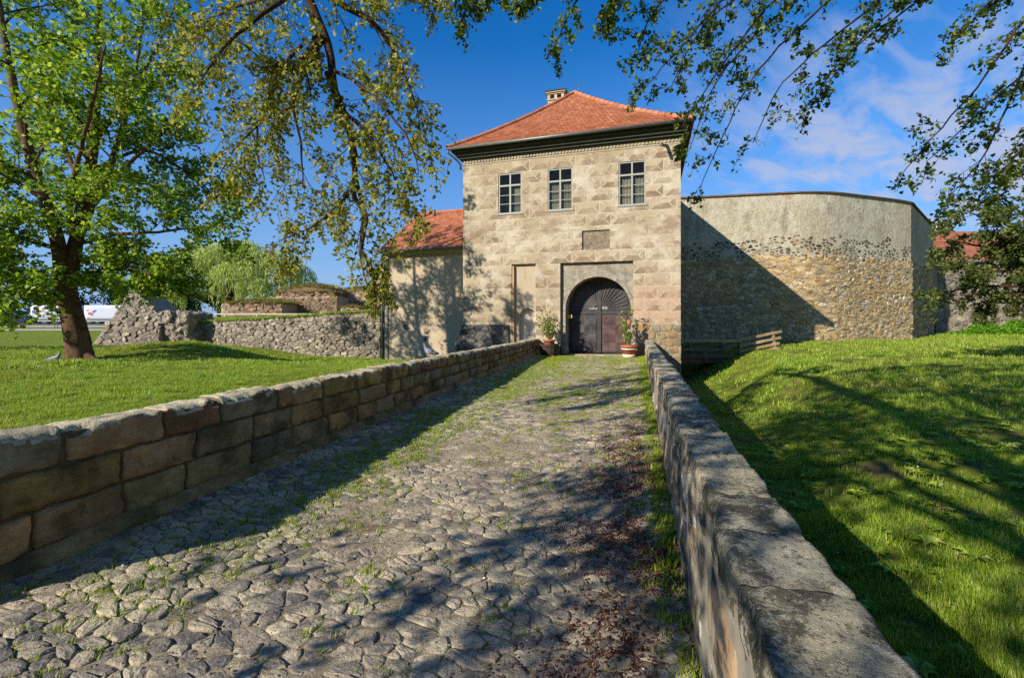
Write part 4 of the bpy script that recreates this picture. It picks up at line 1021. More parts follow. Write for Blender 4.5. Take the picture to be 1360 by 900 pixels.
# ================================================================== gate tower
def build_tower():
    rng = random.Random(4)
    T = empty('gate_tower', (TL[0], TL[1], 0), TA, 'square gate tower with diamond sgraffito, arched gate and red tiled hip roof', 'tower')
    GX0, GX1, GZ1 = 4.279, 7.154, 3.90; GZ0 = 0.2
    wins = [(1.625, 2.654), (3.762, 4.787), (6.597, 7.617)]
    holes = [(a, b, 6.055, 7.765, 0.10) for a, b in wins] + [(GX0, GX1, GZ0, GZ1, 0.17), (2.21, 3.253, 0.30, 3.917, 0.16), (5.167, 6.264, 4.403, 5.16, 0.09)]
    w = MB(); wall_with_holes(w, 0, TW, -1.4, 8.45, holes)
    w.build('front_wall', M['sgraffito'], T)
    w = MB()
    w.add([(TW, 0, -1.4), (TW, TD, -1.4), (TW, TD, 8.45), (TW, 0, 8.45)], [(0, 1, 2, 3)])
    w.add([(0, 0, -1.4), (0, 0, 8.45), (0, TD, 8.45), (0, TD, -1.4)], [(0, 1, 2, 3)])
    w.add([(0, TD, -1.4), (0, TD, 8.45), (TW, TD, 8.45), (TW, TD, -1.4)], [(0, 1, 2, 3)])
    w.build('side_wall', M['plaster_plain'], T)
    # ---- gate portal
    cx, r, zs = 5.766, 1.29, 2.03
    p = MB(); arch_plate(p, GX0, GX1, GZ0, GZ1, cx, r, zs, 0.17, 0.78); p.build('portal', M['portal'], T)
    p = MB(); arch_ring(p, cx, r, r + 0.10, zs, GZ0, 0.125, 0.169, 0.10); arch_ring(p, cx, r + 0.102, r + 0.135, zs, GZ0 + 0.02, 0.145, 0.169, 0.13); p.build('arch_moulding', M['portal'], T)
    for sx in (-1, 1):
        b = MB(); xx = cx + sx * (r + 0.02); b.add(*rounded_block(0.26, 0.5, 0.34, 0.06, (4, 4, 4), 0.015, 5, sx + 3.0), True); b.build('wheel_guard', M['portal'], T, (xx, 0.10, GZ0 + 0.17))
    # ---- the two door leaves
    dy = 0.88; rail = 1.88
    for side in (-1, 1):
        x_in = cx + side * 0.03; x_out = cx + side * (r - 0.005)
        door = MB(); ap = [(a, b) for a, b in arch_pts(cx, r - 0.004, zs, 28) if (a - cx) * side > 0.03]
        poly = [(x_in, GZ0 + 0.03)] + ([(x_out, GZ0 + 0.03)] + ap[::-1] if side > 0 else ap[::-1][::-1] and [(x_in, ap[-1][1])] + ap[::-1] + [(x_out, GZ0 + 0.03)])
        if side > 0: poly = poly + [(x_in, ap[0][1])]
        poly = poly if side > 0 else [poly[0]] + poly[1:]
        door.prism(poly, dy, dy + 0.07); lo = M['door'] if side < 0 else M['door_red']
        d = door.build('gate_door', M['door'], T)
        pan = MB(); a0, a1 = sorted((x_in + side * 0.10, x_out - side * 0.14)); pan.box(a0, a1, dy - 0.006, dy, GZ0 + 0.08, rail - 0.10)
        pan.build('lower_panel', lo, d)
        sl = MB(); pc = (a0 + a1) / 2; hw = (a1 - a0) / 2 - 0.01; H = (rail - 0.12 - GZ0 - 0.10) / 2; 
        for half in (0, 1):
            zc = GZ0 + 0.10 + H * (half + 0.5); hb = H / 2
            for i in range(1, 10):
                k = i / 5.0
                for sa in (-1, 1):
                    for sb in (-1, 1):
                        if k <= 1: P, Q = (pc + sa * hw * k, zc), (pc, zc + sb * hb * k)
                        else: P, Q = (pc + sa * hw, zc + sb * hb * (k - 1)), (pc + sa * hw * (k - 1), zc + sb * hb)
                        sl.bar((P[0], dy - 0.018, P[1]), (Q[0], dy - 0.018, Q[1]), 0.032, 0.045, (0, 1, 0))
        tag(sl.build('diamond_slats', M['slat'] if side < 0 else M['slat_red'], d), kind='stuff')
        fan = MB()
        for i in range(1, 11):
            a = R(8.6 * i - 4) if side > 0 else R(180 - 8.6 * i + 4)
            fan.bar((cx + 0.24 * math.cos(a), dy - 0.014, rail + 0.10 + 0.24 * math.sin(a)), (cx + 1.20 * math.cos(a), dy - 0.014, rail + 0.10 + 1.20 * math.sin(a)), 0.03, 0.05, (0, 1, 0))
        tag(fan.build('fan_slats', M['slat'], d), kind='stuff')
        rl = MB(); b0, b1 = sorted((x_in, x_out)); rl.box(b0, b1, dy - 0.035, dy + 0.001, rail - 0.05, rail + 0.035); rl.build('rail', M['door'], d)
    st = MB(); st.box(cx - 0.07, cx + 0.07, dy - 0.05, dy + 0.03, GZ0 + 0.03, zs + r - 0.02); st.build('meeting_stile', M['door'], T)
    for txt, x, z, sz in (('K+M+B', 5.36, 2.02, 0.10), ('2015', 5.86, 2.04, 0.12)):
        cu = bpy.data.curves.new('chalk_mark', 'FONT'); cu.body = txt; cu.size = sz; cu.extrude = 0.001
        tmp = bpy.data.objects.new('tmp', cu); me = bpy.data.meshes.new_from_object(tmp); bpy.data.objects.remove(tmp); bpy.data.curves.remove(cu)
        o = link('chalk_mark', me, M['chalk'], T, (x, dy - 0.054 if x > 5.7 and x < 5.83 else dy - 0.045, z)); o.rotation_euler = (R(90), 0, 0)
    b = MB(); b.box(4.482, 4.70, 0.40, 0.42, 1.66, 1.80); b.build('sign_plate', M['yellow'], T)
    b = MB(); b.box(4.40, 7.13, 0.955, 1.0, GZ0 - 0.5, zs + r + 0.2); b.build('gate_backing', M['iron'], T)
    # ---- niche left of the gate with a small arched recess
    p = MB(); arch_plate(p, 2.21, 3.253, 0.30, 3.917, 2.87, 0.372, 1.70, 0.16, 0.22); p.build('niche_back', M['plaster_plain'], T)
    p = MB(); p.box(2.47, 3.26, 0.375, 0.385, 0.30, 2.12); p.build('niche_recess', M['plaster_niche'], T)
    p = MB(); p.box(2.212, 2.30, 0.03, 0.159, 0.30, 3.85); p.build('niche_jamb', M['brick_jamb'], T)
    p = MB(); p.box(5.168, 6.263, 0.07, 0.088, 4.404, 5.159); p.build('plaque', M['plaque'], T)
    # ---- windows
    for i, (a, b) in enumerate(wins):
        f = MB(); z0, z1 = 6.055, 7.765; yf = 0.03; fw = 0.055; tz = z1 - 0.52; xm = (a + b) / 2
        f.box(a + 0.002, a + fw, yf, yf + 0.06, z0 + 0.002, z1 - 0.002); f.box(b - fw, b - 0.002, yf, yf + 0.06, z0 + 0.002, z1 - 0.002)
        f.box(a + fw, b - fw, yf, yf + 0.06, z1 - fw, z1 - 0.003); f.box(a + fw, b - fw, yf, yf + 0.06, z0 + 0.003, z0 + fw)
        f.box(a + fw, b - fw, yf - 0.012, yf + 0.062, tz - 0.035, tz + 0.035)
        f.box(xm - 0.035, xm + 0.035, yf - 0.008, yf + 0.058, z0 + fw, tz - 0.035); f.box(xm - 0.03, xm + 0.03, yf - 0.006, yf + 0.056, tz + 0.035, z1 - fw)
        win = f.build('window', M['white_paint'], T)
        s = MB(); s.box(a - 0.05, b + 0.05, -0.035, 0.03, z0 - 0.045, z0 - 0.003); s.build('sill', M['white_paint'], win)
        lz = [z0 + fw, z0 + fw + (tz - 0.035 - z0 - fw) / 3, z0 + fw + 2 * (tz - 0.035 - z0 - fw) / 3, tz - 0.035]
        for x0, x1 in ((a + fw, xm - 0.035), (xm + 0.035, b - fw)):
            for z in lz[1:3]:
                mu = MB(); mu.box(x0, x1, yf + 0.01, yf + 0.05, z - 0.011, z + 0.011); mu.build('muntin', M['white_paint'], win)
            for za, zb in list(zip(lz[:-1], lz[1:])) + [(tz + 0.035, z1 - fw)]:
                g = MB(); t = rng.uniform(-0.006, 0.006); g.add([(x0, yf + 0.034 + t, za), (x1, yf + 0.034 - t, za), (x1, yf + 0.034 - t + t * 0.5, zb), (x0, yf + 0.034 + t, zb)], [(0, 1, 2, 3)]); g.build('pane', M['glass'], win)
        c = MB(); n = 26; side = (a + fw + 0.02, b - fw - 0.02)
        c0, c1 = side if i == 2 else (side if i == 1 else (xm - 0.1, side[1]))
        vs = []
        for k in range(n + 1):
            x = c0 + (c1 - c0) * k / n; y = 0.17 + 0.025 * math.sin(k * 1.7); vs += [(x, y, z0 + 0.03), (x, y, z0 + (1.12 if i == 1 else 1.16))]
        c.add(vs, [(2 * k, 2 * k + 2, 2 * k + 3, 2 * k + 1) for k in range(n)], True); c.build('curtain', M['curtain'], win)
        rm = MB(); rm.add([(a - 0.3, 0.9, z0 - 0.3), (b + 0.3, 0.9, z0 - 0.3), (b + 0.3, 0.9, z1 + 0.3), (a - 0.3, 0.9, z1 + 0.3)], [(0, 1, 2, 3)])
        rm.add([(a, 0.1, z0), (a - .3, 0.9, z0 - .3), (a - .3, .9, z1 + .3), (a, .1, z1)], [(0, 1, 2, 3)]); rm.add([(b, 0.1, z0), (b, .1, z1), (b + .3, .9, z1 + .3), (b + .3, .9, z0 - .3)], [(0, 1, 2, 3)])
        rm.add([(a, .1, z1), (a - .3, .9, z1 + .3), (b + .3, .9, z1 + .3), (b, .1, z1)], [(0, 1, 2, 3)]); rm.add([(a, .1, z0), (b, .1, z0), (b + .3, .9, z0 - .3), (a - .3, .9, z0 - .3)], [(0, 1, 2, 3)])
        rm.build('room_interior', M['room'], win)
    # ---- exposed base stones right of the gate
    b = MB(); b.box(7.20, TW + 0.012, -0.012, 0.1, -1.4, 1.44); b.build('base_mortar', M['mortar_pale'], T)
    for (u, v), poly in cells(7.21, TW + 0.02, -1.3, 1.43, 0.40, 0.25, 0.30, rng, 0.06):
        vs, fs = sett_geo(poly, 0.016, 0.020, rng, 0.05, -0.02)
        m = MB(); m.add([(x, -0.012 - w_, z) for x, z, w_ in vs], fs, True); m.build('base_stone', M['base_stone'], T)
    # ---- battered blackened foot at the left corner
    t = MB(); x0, x1, zt, zb = -0.02, 2.1, 1.38, -1.4
    t.add([(x0, -0.05, zt), (x1, -0.05, zt), (x1, -0.34, zb), (x0 - 0.75, -0.34, zb), (x0 - 0.75, 1.2, zb), (x0, 1.2, zt)], [(3, 2, 1, 0), (4, 3, 0, 5), (0, 1, 1, 0)][:2]); t.add([(x0, 0, zt), (x0, -0.05, zt), (x1, -0.05, zt), (x1, 0, zt)], [(0, 1, 2, 3)]); t.add([(x1, -0.05, zt), (x1, -0.34, zb), (x1, 0, zb), (x1, 0, zt)], [(0, 1, 2, 3)])
    t.build('battered_foot', M['talus'], T)
    for (u, v), poly in cells(0.0, 2.1, -0.2, 1.36, 0.34, 0.22, 0.8, rng, 0.25):
        vs, fs = stone_geo(poly, 0.02, 0.035, True, rng, 0.2, -0.02, 0.4)
        m = MB(); m.add([(x - 0.25 * (1 - (z + 1.4) / 2.78) * (1 - x / 2.1), -0.05 - 0.29 * (zt - z) / (zt - zb) - w_, z) for x, z, w_ in vs], fs, True); m.build('foot_stone', M['talus'], T)
    # ---- cornice, eaves, gutter
    e = MB()
    for (d0, z0, z1) in ((0.05, 8.46, 8.52), (0.14, 8.52, 8.62), (0.25, 8.62, 8.74), (0.36, 8.74, 8.85)):
        e.box(-d0, TW + d0 * 0.9, -d0, TD + d0, z0, z1 - 0.002)
    e.build('eaves_cornice', M['soffit'], T)
    dn = MB(); k = 0
    while k * 0.135 < TW - 0.1:
        x = 0.06 + k * 0.135; dn.box(x, x + 0.075, -0.035, -0.001, 8.35, 8.43); k += 1
    dn.box(0.0, TW, -0.022, -0.001, 8.26, 8.30); tag(dn.build('dentil_band', M['dentil'], T), kind='stuff')
    gt = MB(); gt.tube([(-0.52, -0.52, 8.87), (TW + 0.40, -0.52, 8.89)], 0.065, 10); gt.build('gutter', M['gutter'], T)
    dp = MB(); dp.tube([(-0.50, -0.50, 8.86), (-0.48, -0.46, 8.70), (-0.22, -0.16, 8.48), (-0.10, -0.05, 8.30), (-0.10, -0.02, 8.1)], 0.045, 8); dp.build('downpipe', M['gutter'], T)
    sp = MB(); sp.bar((8.40, -0.02, 8.20), (8.16, -0.62, 8.06), 0.09, 0.09); sp.build('water_spout', M['old_wood'], T)
    # ---- roof
    z0, zr = 8.90, 12.95; x0, x1, y0, y1 = -0.52, TW + 0.44, -0.50, TD + 0.5; ax = (x0 + x1) / 2 - 0.25; ay, by = 4.45, TD - 4.2
    P = [(x0, y0, z0), (x1, y0, z0), (x1, y1, z0), (x0, y1, z0)]; A1, A2 = (ax, ay, zr), (ax, by, zr)
    for A, B, C, D in ((P[0], P[1], A1, A1), (P[1], P[2], A2, A1), (P[2], P[3], A2, A2), (P[3], P[0], A1, A2)):
        rf = MB(); tile_field(rf, A, B, C, D, rng=rng); tag(rf.build('roof_tiles', M['tile'], T), kind='stuff')
    hp = MB()
    for q in (0, 1): hip_caps(hp, P[q], A1, 22)
    for q in (2, 3): hip_caps(hp, P[q], A2, 22)
    hip_caps(hp, A1, A2, 6, flare=0); tag(hp.build('hip_tiles', M['tile'], T), kind='stuff')
    for t in (0.13, 0.27, 0.41, 0.55, 0.69):
        p = Vector(P[0]).lerp(Vector(A1), t); p.z = z0 + (zr - z0) * (0.82 * t + 0.18 * t * t); hk = MB(); hk.bar(p + Vector((0, 0, 0.1)), p + Vector((0, 0, 0.26)), 0.03, 0.03); hk.build('snow_hook', M['iron'], T)
    ch = MB(); cxx, cyy = 3.15, 4.95
    ch.box(cxx - 0.42, cxx + 0.42, cyy - 0.3, cyy + 0.3, 11.320, 12.840)
    chn = ch.build('chimney', M['dentil'], T)
    cc = MB()
    for (g_, za, zb) in ((0.05, 12.840, 12.890),): cc.box(cxx - 0.42 - g_, cxx + 0.42 + g_, cyy - 0.3 - g_, cyy + 0.3 + g_, za, zb)
    for px in (-0.36, 0.0, 0.36):
        for py in (-0.24, 0.24): cc.box(cxx + px - 0.07, cxx + px + 0.07, cyy + py - 0.06, cyy + py + 0.06, 12.890, 13.140)
    for (g_, za, zb) in ((0.04, 13.140, 13.200), (0.10, 13.200, 13.260)): cc.box(cxx - 0.42 - g_, cxx + 0.42 + g_, cyy - 0.3 - g_, cyy + 0.3 + g_, za, zb)
    cc.build('chimney_head', M['plaster_plain'], chn)
    cc = MB(); cc.box(cxx - 0.56, cxx + 0.56, cyy - 0.44, cyy + 0.44, 13.260, 13.310); cc.box(cxx - 0.36, cxx + 0.36, cyy - 0.26, cyy + 0.26, 12.892, 12.980); cc.build('chimney_cap', M['soffit'], chn)
    lr = MB(); lr.tube([(ax + 0.15, ay + 0.4, zr), (ax + 0.15, ay + 0.4, zr + 0.75)], 0.012, 6); lr.build('lightning_rod', M['gutter'], T)
build_tower()

# ================================================================== lower wing left of the tower
def build_wing():
    rng = random.Random(9)
    W = empty('wing_building', (TL[0], TL[1], 0), TA, 'low plastered house wing with red tiled gable roof left of the gate tower', 'house')
    x0, x1, y0, y1, ze, zr = -4.5, -0.005, 1.0, 8.0, 4.80, 7.45
    wins = [(-3.50, -3.28, 1.12, 1.34), (-2.41, -2.21, 0.57, 0.79)]
    w = MB(); wall_with_holes(w, x0, x1, -1.2, ze, [(*q, 0.12) for q in wins], y0)
    w.add([(x0, y0, -1.2), (x0, y0, ze), (x0, 4.5, zr - 0.03), (x0, y1, ze), (x0, y1, -1.2)], [(0, 1, 2, 3, 4)]); w.add([(x0, y1, -1.2), (x0, y1, ze), (x1, y1, ze), (x1, y1, -1.2)], [(0, 1, 2, 3)])
    w.build('wall', M['plaster_wing'], W)
    for a, b, c, d in wins:
        f = MB(); f.box(a - 0.03, b + 0.03, y0 - 0.012, y0 + 0.001, d + 0.001, d + 0.03); f.box(a - 0.03, b + 0.03, y0 - 0.012, y0 + 0.001, c - 0.03, c - 0.001)
        f.box(a - 0.03, a - 0.001, y0 - 0.012, y0 + 0.001, c, d); f.box(b + 0.001, b + 0.03, y0 - 0.012, y0 + 0.001, c, d)
        f.box((a + b) / 2 - 0.012, (a + b) / 2 + 0.012, y0 + 0.05, y0 + 0.07, c, d); f.box(a, b, y0 + 0.052, y0 + 0.068, (c + d) / 2 - 0.012, (c + d) / 2 + 0.012)
        wn = f.build('small_window', M['white_paint'], W)
        p = MB(); p.add([(a, y0 + 0.1, c), (b, y0 + 0.1, c), (b, y0 + 0.1, d), (a, y0 + 0.1, d)], [(0, 1, 2, 3)]); p.build('pane', M['iron'], wn)
    q = MB(); q.box(x0 - 0.06, x0 + 0.16, y0 - 0.05, y0 + 0.3, -1.2, ze - 0.1); q.build('corner_pilaster', M['portal'], W)
    dp = MB(); dp.tube([(x0 - 0.10, y0 - 0.12, ze - 0.15), (x0 - 0.10, y0 - 0.12, -0.6)], 0.05, 8); dp.build('downpipe', M['gutter'], W)
    e = MB(); e.box(x0 - 0.1, x1, y0 - 0.10, y0 + 0.2, ze - 0.14, ze - 0.05); e.box(x0 - 0.16, x1, y0 - 0.28, y0 + 0.2, ze - 0.048, ze + 0.03); e.build('eaves_cornice', M['plaster_wing'], W)
    dn = MB(); k = 0
    while x0 + k * 0.14 < x1 - 0.1: dn.box(x0 + k * 0.14, x0 + k * 0.14 + 0.07, y0 - 0.05, y0 - 0.001, ze - 0.24, ze - 0.142); k += 1
    tag(dn.build('dentil_band', M['dentil'], W), kind='stuff')
    gt = MB(); gt.tube([(x0 - 0.2, y0 - 0.46, ze + 0.04), (x1 - 0.02, y0 - 0.46, ze + 0.05)], 0.055, 8); gt.build('gutter', M['gutter'], W)
    rf = MB(); tile_field(rf, (x0 - 0.2, y0 - 0.42, ze + 0.05), (x1 + 0.0, y0 - 0.42, ze + 0.05), (x1, 4.5, zr), (x0 - 0.2, 4.5, zr), flare=0.08, rng=rng); tag(rf.build('roof_tiles', M['tile'], W), kind='stuff')
    rf = MB(); tile_field(rf, (x1, y1 + 0.4, ze + 0.05), (x0 - 0.2, y1 + 0.4, ze + 0.05), (x0 - 0.2, 4.5, zr), (x1, 4.5, zr), flare=0.08, rng=rng); tag(rf.build('roof_tiles', M['tile'], W), kind='stuff')
    hp = MB(); hip_caps(hp, (x0 - 0.2, 4.5, zr), (x1, 4.5, zr), 12, 0.09, 0); tag(hp.build('ridge_tiles', M['tile'], W), kind='stuff')
    v = MB(); v.tube([(-4.03, 4.1, 7.05), (-4.03, 4.1, 7.70)], 0.075, 10); v.tube([(-4.03, 4.1, 7.70), (-4.03, 4.1, 7.76), (-4.03, 4.1, 7.84)], [0.10, 0.11, 0.02], 10); v.tube([(-4.03, 4.1, 7.84), (-4.03, 4.1, 8.25)], 0.01, 5); v.build('flue_pipe', M['gutter'], W)
    v = MB(); v.tube([(-3.42, 4.1, 7.1), (-3.42, 4.1, 7.52)], 0.05, 8); v.build('vent_pipe', M['iron'], W)
build_wing()

# ================================================================== curtain wall on the right
def polyline(pts):
    L = [0.0]
    for a, b in zip(pts[:-1], pts[1:]): L.append(L[-1] + math.hypot(b[0] - a[0], b[1] - a[1]))
    def at(u):
        u = max(0, min(L[-1], u)); k = 0
        while k < len(L) - 2 and u > L[k + 1]: k += 1
        t = (u - L[k]) / (L[k + 1] - L[k]); a, b = pts[k], pts[k + 1]
        dx, dy = (b[0] - a[0]) / (L[k + 1] - L[k]), (b[1] - a[1]) / (L[k + 1] - L[k])
        return a[0] + (b[0] - a[0]) * t, a[1] + (b[1] - a[1]) * t, dy, -dx      # point and normal towards the viewer
    return at, L

def rubble_skin(parent, at, u0, u1, v0, v1, du, dv, gap, h, mat, rng, keep, nparts, name='stone', wob=0.6, skip=0.03, batter=None):
    items = []
    for (u, v), poly in cells(u0, u1, v0, v1, du, dv, wob, rng, skip, 0.10):
        if keep(u, v): items.append((area(poly), u, v, poly))
    items.sort(key=lambda t: -t[0]); rest = MB()
    for n, (a, u, v, poly) in enumerate(items):
        vs, fs = sett_geo(poly, gap * (0.5 + 1.0 * rng.random()), h * (0.3 + 1.1 * rng.random()), rng, 0.30, -0.03)
        wv = []
        for (x, z, w) in vs:
            X, Y, nx, ny = at(x); off = w + (batter(x, z) if batter else 0.0); wv.append((X + nx * off, Y + ny * off, z))
        if n < nparts: m = MB(); m.add(wv, fs, False); m.build(name, mat, parent)
        else: rest.add(wv, fs, False)
    if rest.v: tag(rest.build('small_stones', mat, parent), kind='stuff')

def build_curtain():
    rng = random.Random(77)
    C = empty('curtain_wall', (0, 0, 0), 0, 'tall rubble stone curtain wall with plastered top beside the gate tower', 'wall', kind='thing')
    A, B, D1, E1 = (8.2, 27.8), (17.9, 25.93), (25.4, 28.5), (33.6, 36.0)
    pts = [A]
    for k in range(9):   # rounded shoulder at B
        t = k / 8; a = (B[0] + (A[0] - B[0]) * 0.16, B[1] + (A[1] - B[1]) * 0.16); c = (B[0] + (D1[0] - B[0]) * 0.22, B[1] + (D1[1] - B[1]) * 0.22)
        pts.append(((1 - t) ** 2 * a[0] + 2 * t * (1 - t) * B[0] + t * t * c[0], (1 - t) ** 2 * a[1] + 2 * t * (1 - t) * B[1] + t * t * c[1]))
    pts += [(25.1, 28.35), (25.5, 28.75), E1]
    at, L = polyline(pts); ztop = 8.9
    def ztop_at(u): return ztop - 0.10 * smoothstep(15.5, 18.5, u) * (1 if u < 19 else 1)
    w = MB(); us = [L[-1] * k / 60 for k in range(61)]; vs = []
    for u in us:
        X, Y, nx, ny = at(u); vs += [(X, Y, -0.8), (X, Y, 5.2), (X, Y, float(ztop_at(u))), (X - nx * 1.2, Y - ny * 1.2, float(ztop_at(u))), (X - nx * 1.2, Y - ny * 1.2, -0.8)]
    w.add(vs, [(5 * k + a, 5 * k + 5 + a, 5 * k + 6 + a, 5 * k + 1 + a) for k in range(60) for a in range(4)], False)
    for k in range(60): w.mi[k * 4] = 1
    w.build('wall_body', [M['plaster_curtain'], M['rubble_mortar']], C)
    # the lime coat stops along a ragged line; ochre earth mortar below it
    def edge(u): return 5.15 + 0.22 * mnoise.noise(Vector((u * 0.5, 0, 0))) + 0.14 * mnoise.noise(Vector((u * 1.9, 4, 0)))
    m = MB(); n = 200; vs = []
    for k in range(n + 1):
        u = L[-1] * k / n; X, Y, nx, ny = at(u); vs += [(X + nx * 0.006, Y + ny * 0.006, -0.8), (X + nx * 0.006, Y + ny * 0.006, edge(u) + 0.1 * rng.random())]
    m.add(vs, [(2 * k, 2 * k + 2, 2 * k + 3, 2 * k + 1) for k in range(n)]); m.build('earth_mortar', M['rubble_mortar'], C)
    rubble_skin(C, at, 0, L[-1], -0.6, 5.5, 0.29, 0.165, 0.012, 0.050, M['rubble'], rng, lambda u, v: v < edge(u) + 0.05, 300, wob=1.15)
    def dark_zone(u, v):
        top = 6.15 + 0.7 * mnoise.noise(Vector((u * 0.35, 9, 0))) + 0.35 * mnoise.noise(Vector((u * 1.3, 2, 0))) + 0.35 * smoothstep(7.0, 9.0, u) * (1 - smoothstep(14, 15, u))
        return edge(u) - 0.05 < v < top
    rubble_skin(C, at, 1.5, L[-1] - 11, 5.0, 7.4, 0.23, 0.15, 0.052, 0.015, M['basalt'], rng, lambda u, v: dark_zone(u, v) and mnoise.noise(Vector((u * 0.9, v * 1.4, 6))) > -0.12 - 0.5 * max(0, 5.9 - v), 0, wob=1.4, skip=0.25)
    cp = MB(); vs = []
    for u in us:
        X, Y, nx, ny = at(u); z = float(ztop_at(u)); vs += [(X + nx * 0.10, Y + ny * 0.10, z - 0.03), (X + nx * 0.12, Y + ny * 0.12, z + 0.05), (X - nx * 0.6, Y - ny * 0.6, z + 0.20), (X - nx * 1.3, Y - ny * 1.3, z - 0.02)]
    cp.add(vs, [(4 * k + a, 4 * k + 4 + a, 4 * k + 5 + a, 4 * k + 1 + a) for k in range(60) for a in range(3)]); cp.build('coping', M['soffit_brown'], C)
M['soffit_brown'] = plain('brown tile coping', srgb(112, 84, 66), 0.85, 0.2, 3, 0.35)
build_curtain()

# ================================================================== far house behind the curtain wall
def build_far_house():
    rng = random.Random(15)
    H = empty('stone_house', (33.0, 37.0, 0), R(4), 'weathered stone house with red roof and small arched door behind the curtain wall', 'house')
    w = MB(); wall_with_holes(w, 0, 26, -0.5, 6.3, [(1.0, 1.9, 0.0, 1.75, 0.3)], 0.0); w.build('wall', M['ruin_mortar'], H)
    d = MB(); arch_plate(d, 1.0, 1.9, -0.4, 1.75, 1.45, 0.42, 1.25, 0.05, 0.2); d.build('door_surround', M['ruin'], H)
    d = MB(); d.box(1.02, 1.88, 0.24, 0.29, -0.4, 1.74); d.build('door', M['iron'], H)
    at, L = polyline([(2.0, 0.0), (26.0, 0.0)])
    def at2(u): return (u, 0.0, 0.0, -1.0)
    rubble_skin(H, at2, 2.0, 26, -0.2, 6.2, 0.6, 0.36, 0.04, 0.06, M['ruin'], rng, lambda u, v: True, 0, wob=0.7, skip=0.1)
    t = MB(); tile_field(t, (-0.3, -0.5, 6.3), (26, -0.5, 6.3), (26, 7.0, 10.2), (-0.3, 7.0, 10.2), 0.3, 0.32, 0.05, 0.1, rng); tag(t.build('roof_tiles', M['tile'], H), kind='stuff')
    v = MB(); v.add([(0, 0, -0.5), (0, 0, 6.3), (0, 7, 10.1), (0, 14, 6.3), (0, 14, -0.5)], [(0, 1, 2, 3, 4)]); v.build('gable_wall', M['ruin_mortar'], H)
    c = MB(); c.lathe([(0.95, 8.0), (0.95, 11.3), (1.1, 11.4), (1.1, 11.55), (0.9, 11.8), (0.0, 12.0)], (47.5, 50.0, 0), 20)
    o = c.build('white_turret', M['white_turret']); tag(o, 'white round turret with flat cap rising behind the red roof', 'turret', kind='thing')
M['white_turret'] = plain('whitewashed render', srgb(216, 214, 208), 0.9, 0.1, 2, 0.1)
build_far_house()

# ================================================================== wooden footbridge over the moat
def build_footbridge():
    rng = random.Random(6)
    Fb = empty('wooden_footbridge', (7.75, 21.3, -0.22), 0, 'weathered timber footbridge with plank railings between tower and grassy bank', 'footbridge')
    ZD = 0.02
    for i in range(24):   # deck planks
        x = -0.2 + i * 0.215; rise = 0.36 * max(0, (x - 2.9) / 1.9)
        b = MB(); b.box(x, x + 0.19, 0.0, 1.75, ZD - 0.06 + rise, ZD + rise + rng.uniform(-0.006, 0.006)); b.build('deck_plank', M['old_wood'], Fb)
    for y in (0.10, 1.6):
        b = MB(); b.bar((-0.4, y, ZD - 0.17), (2.95, y, ZD - 0.17), 0.12, 0.2); b.build('beam', M['old_wood'], Fb); b = MB(); b.bar((2.95, y, ZD - 0.17), (4.9, y, ZD + 0.18), 0.12, 0.2); b.build('beam', M['old_wood'], Fb)
    for y, s in ((-0.03, 1), (1.78, -1)):
        for x, z0, z1 in ((0.05, -0.2, 0.80), (1.35, -0.2, 0.80), (2.95, -0.75, 0.84), (4.55, 0.0, 1.22)):
            lean = 0.10 if x > 4 else 0
            b = MB(); b.bar((x + lean, y, z0), (x - lean * 0.3, y, z1), 0.11, 0.11, (0, 1, 0)); b.build('post', M['pale_wood'] if x > 4 else M['old_wood'], Fb)
        for z in (0.82, 0.40, 0.12):
            th = 0.13 if z > 0.7 else 0.10
            b = MB(); b.bar((-0.1, y - 0.075 * s, z), (3.0, y - 0.075 * s, z + rng.uniform(-0.01, 0.01)), 0.035 if z < 0.7 else 0.10, th); b.build('rail', M['pale_wood'] if z > 0.7 else M['old_wood'], Fb)
        for z, e in ((0.84, 4.9), (0.56, 4.85), (0.30, 4.8), (0.05, 4.75)):
            b = MB(); b.bar((2.92, y - 0.078 * s, z), (e, y - 0.078 * s, z + 0.42 + rng.uniform(-0.02, 0.02)), 0.035, 0.12); b.build('rail', M['pale_wood'], Fb)
build_footbridge()

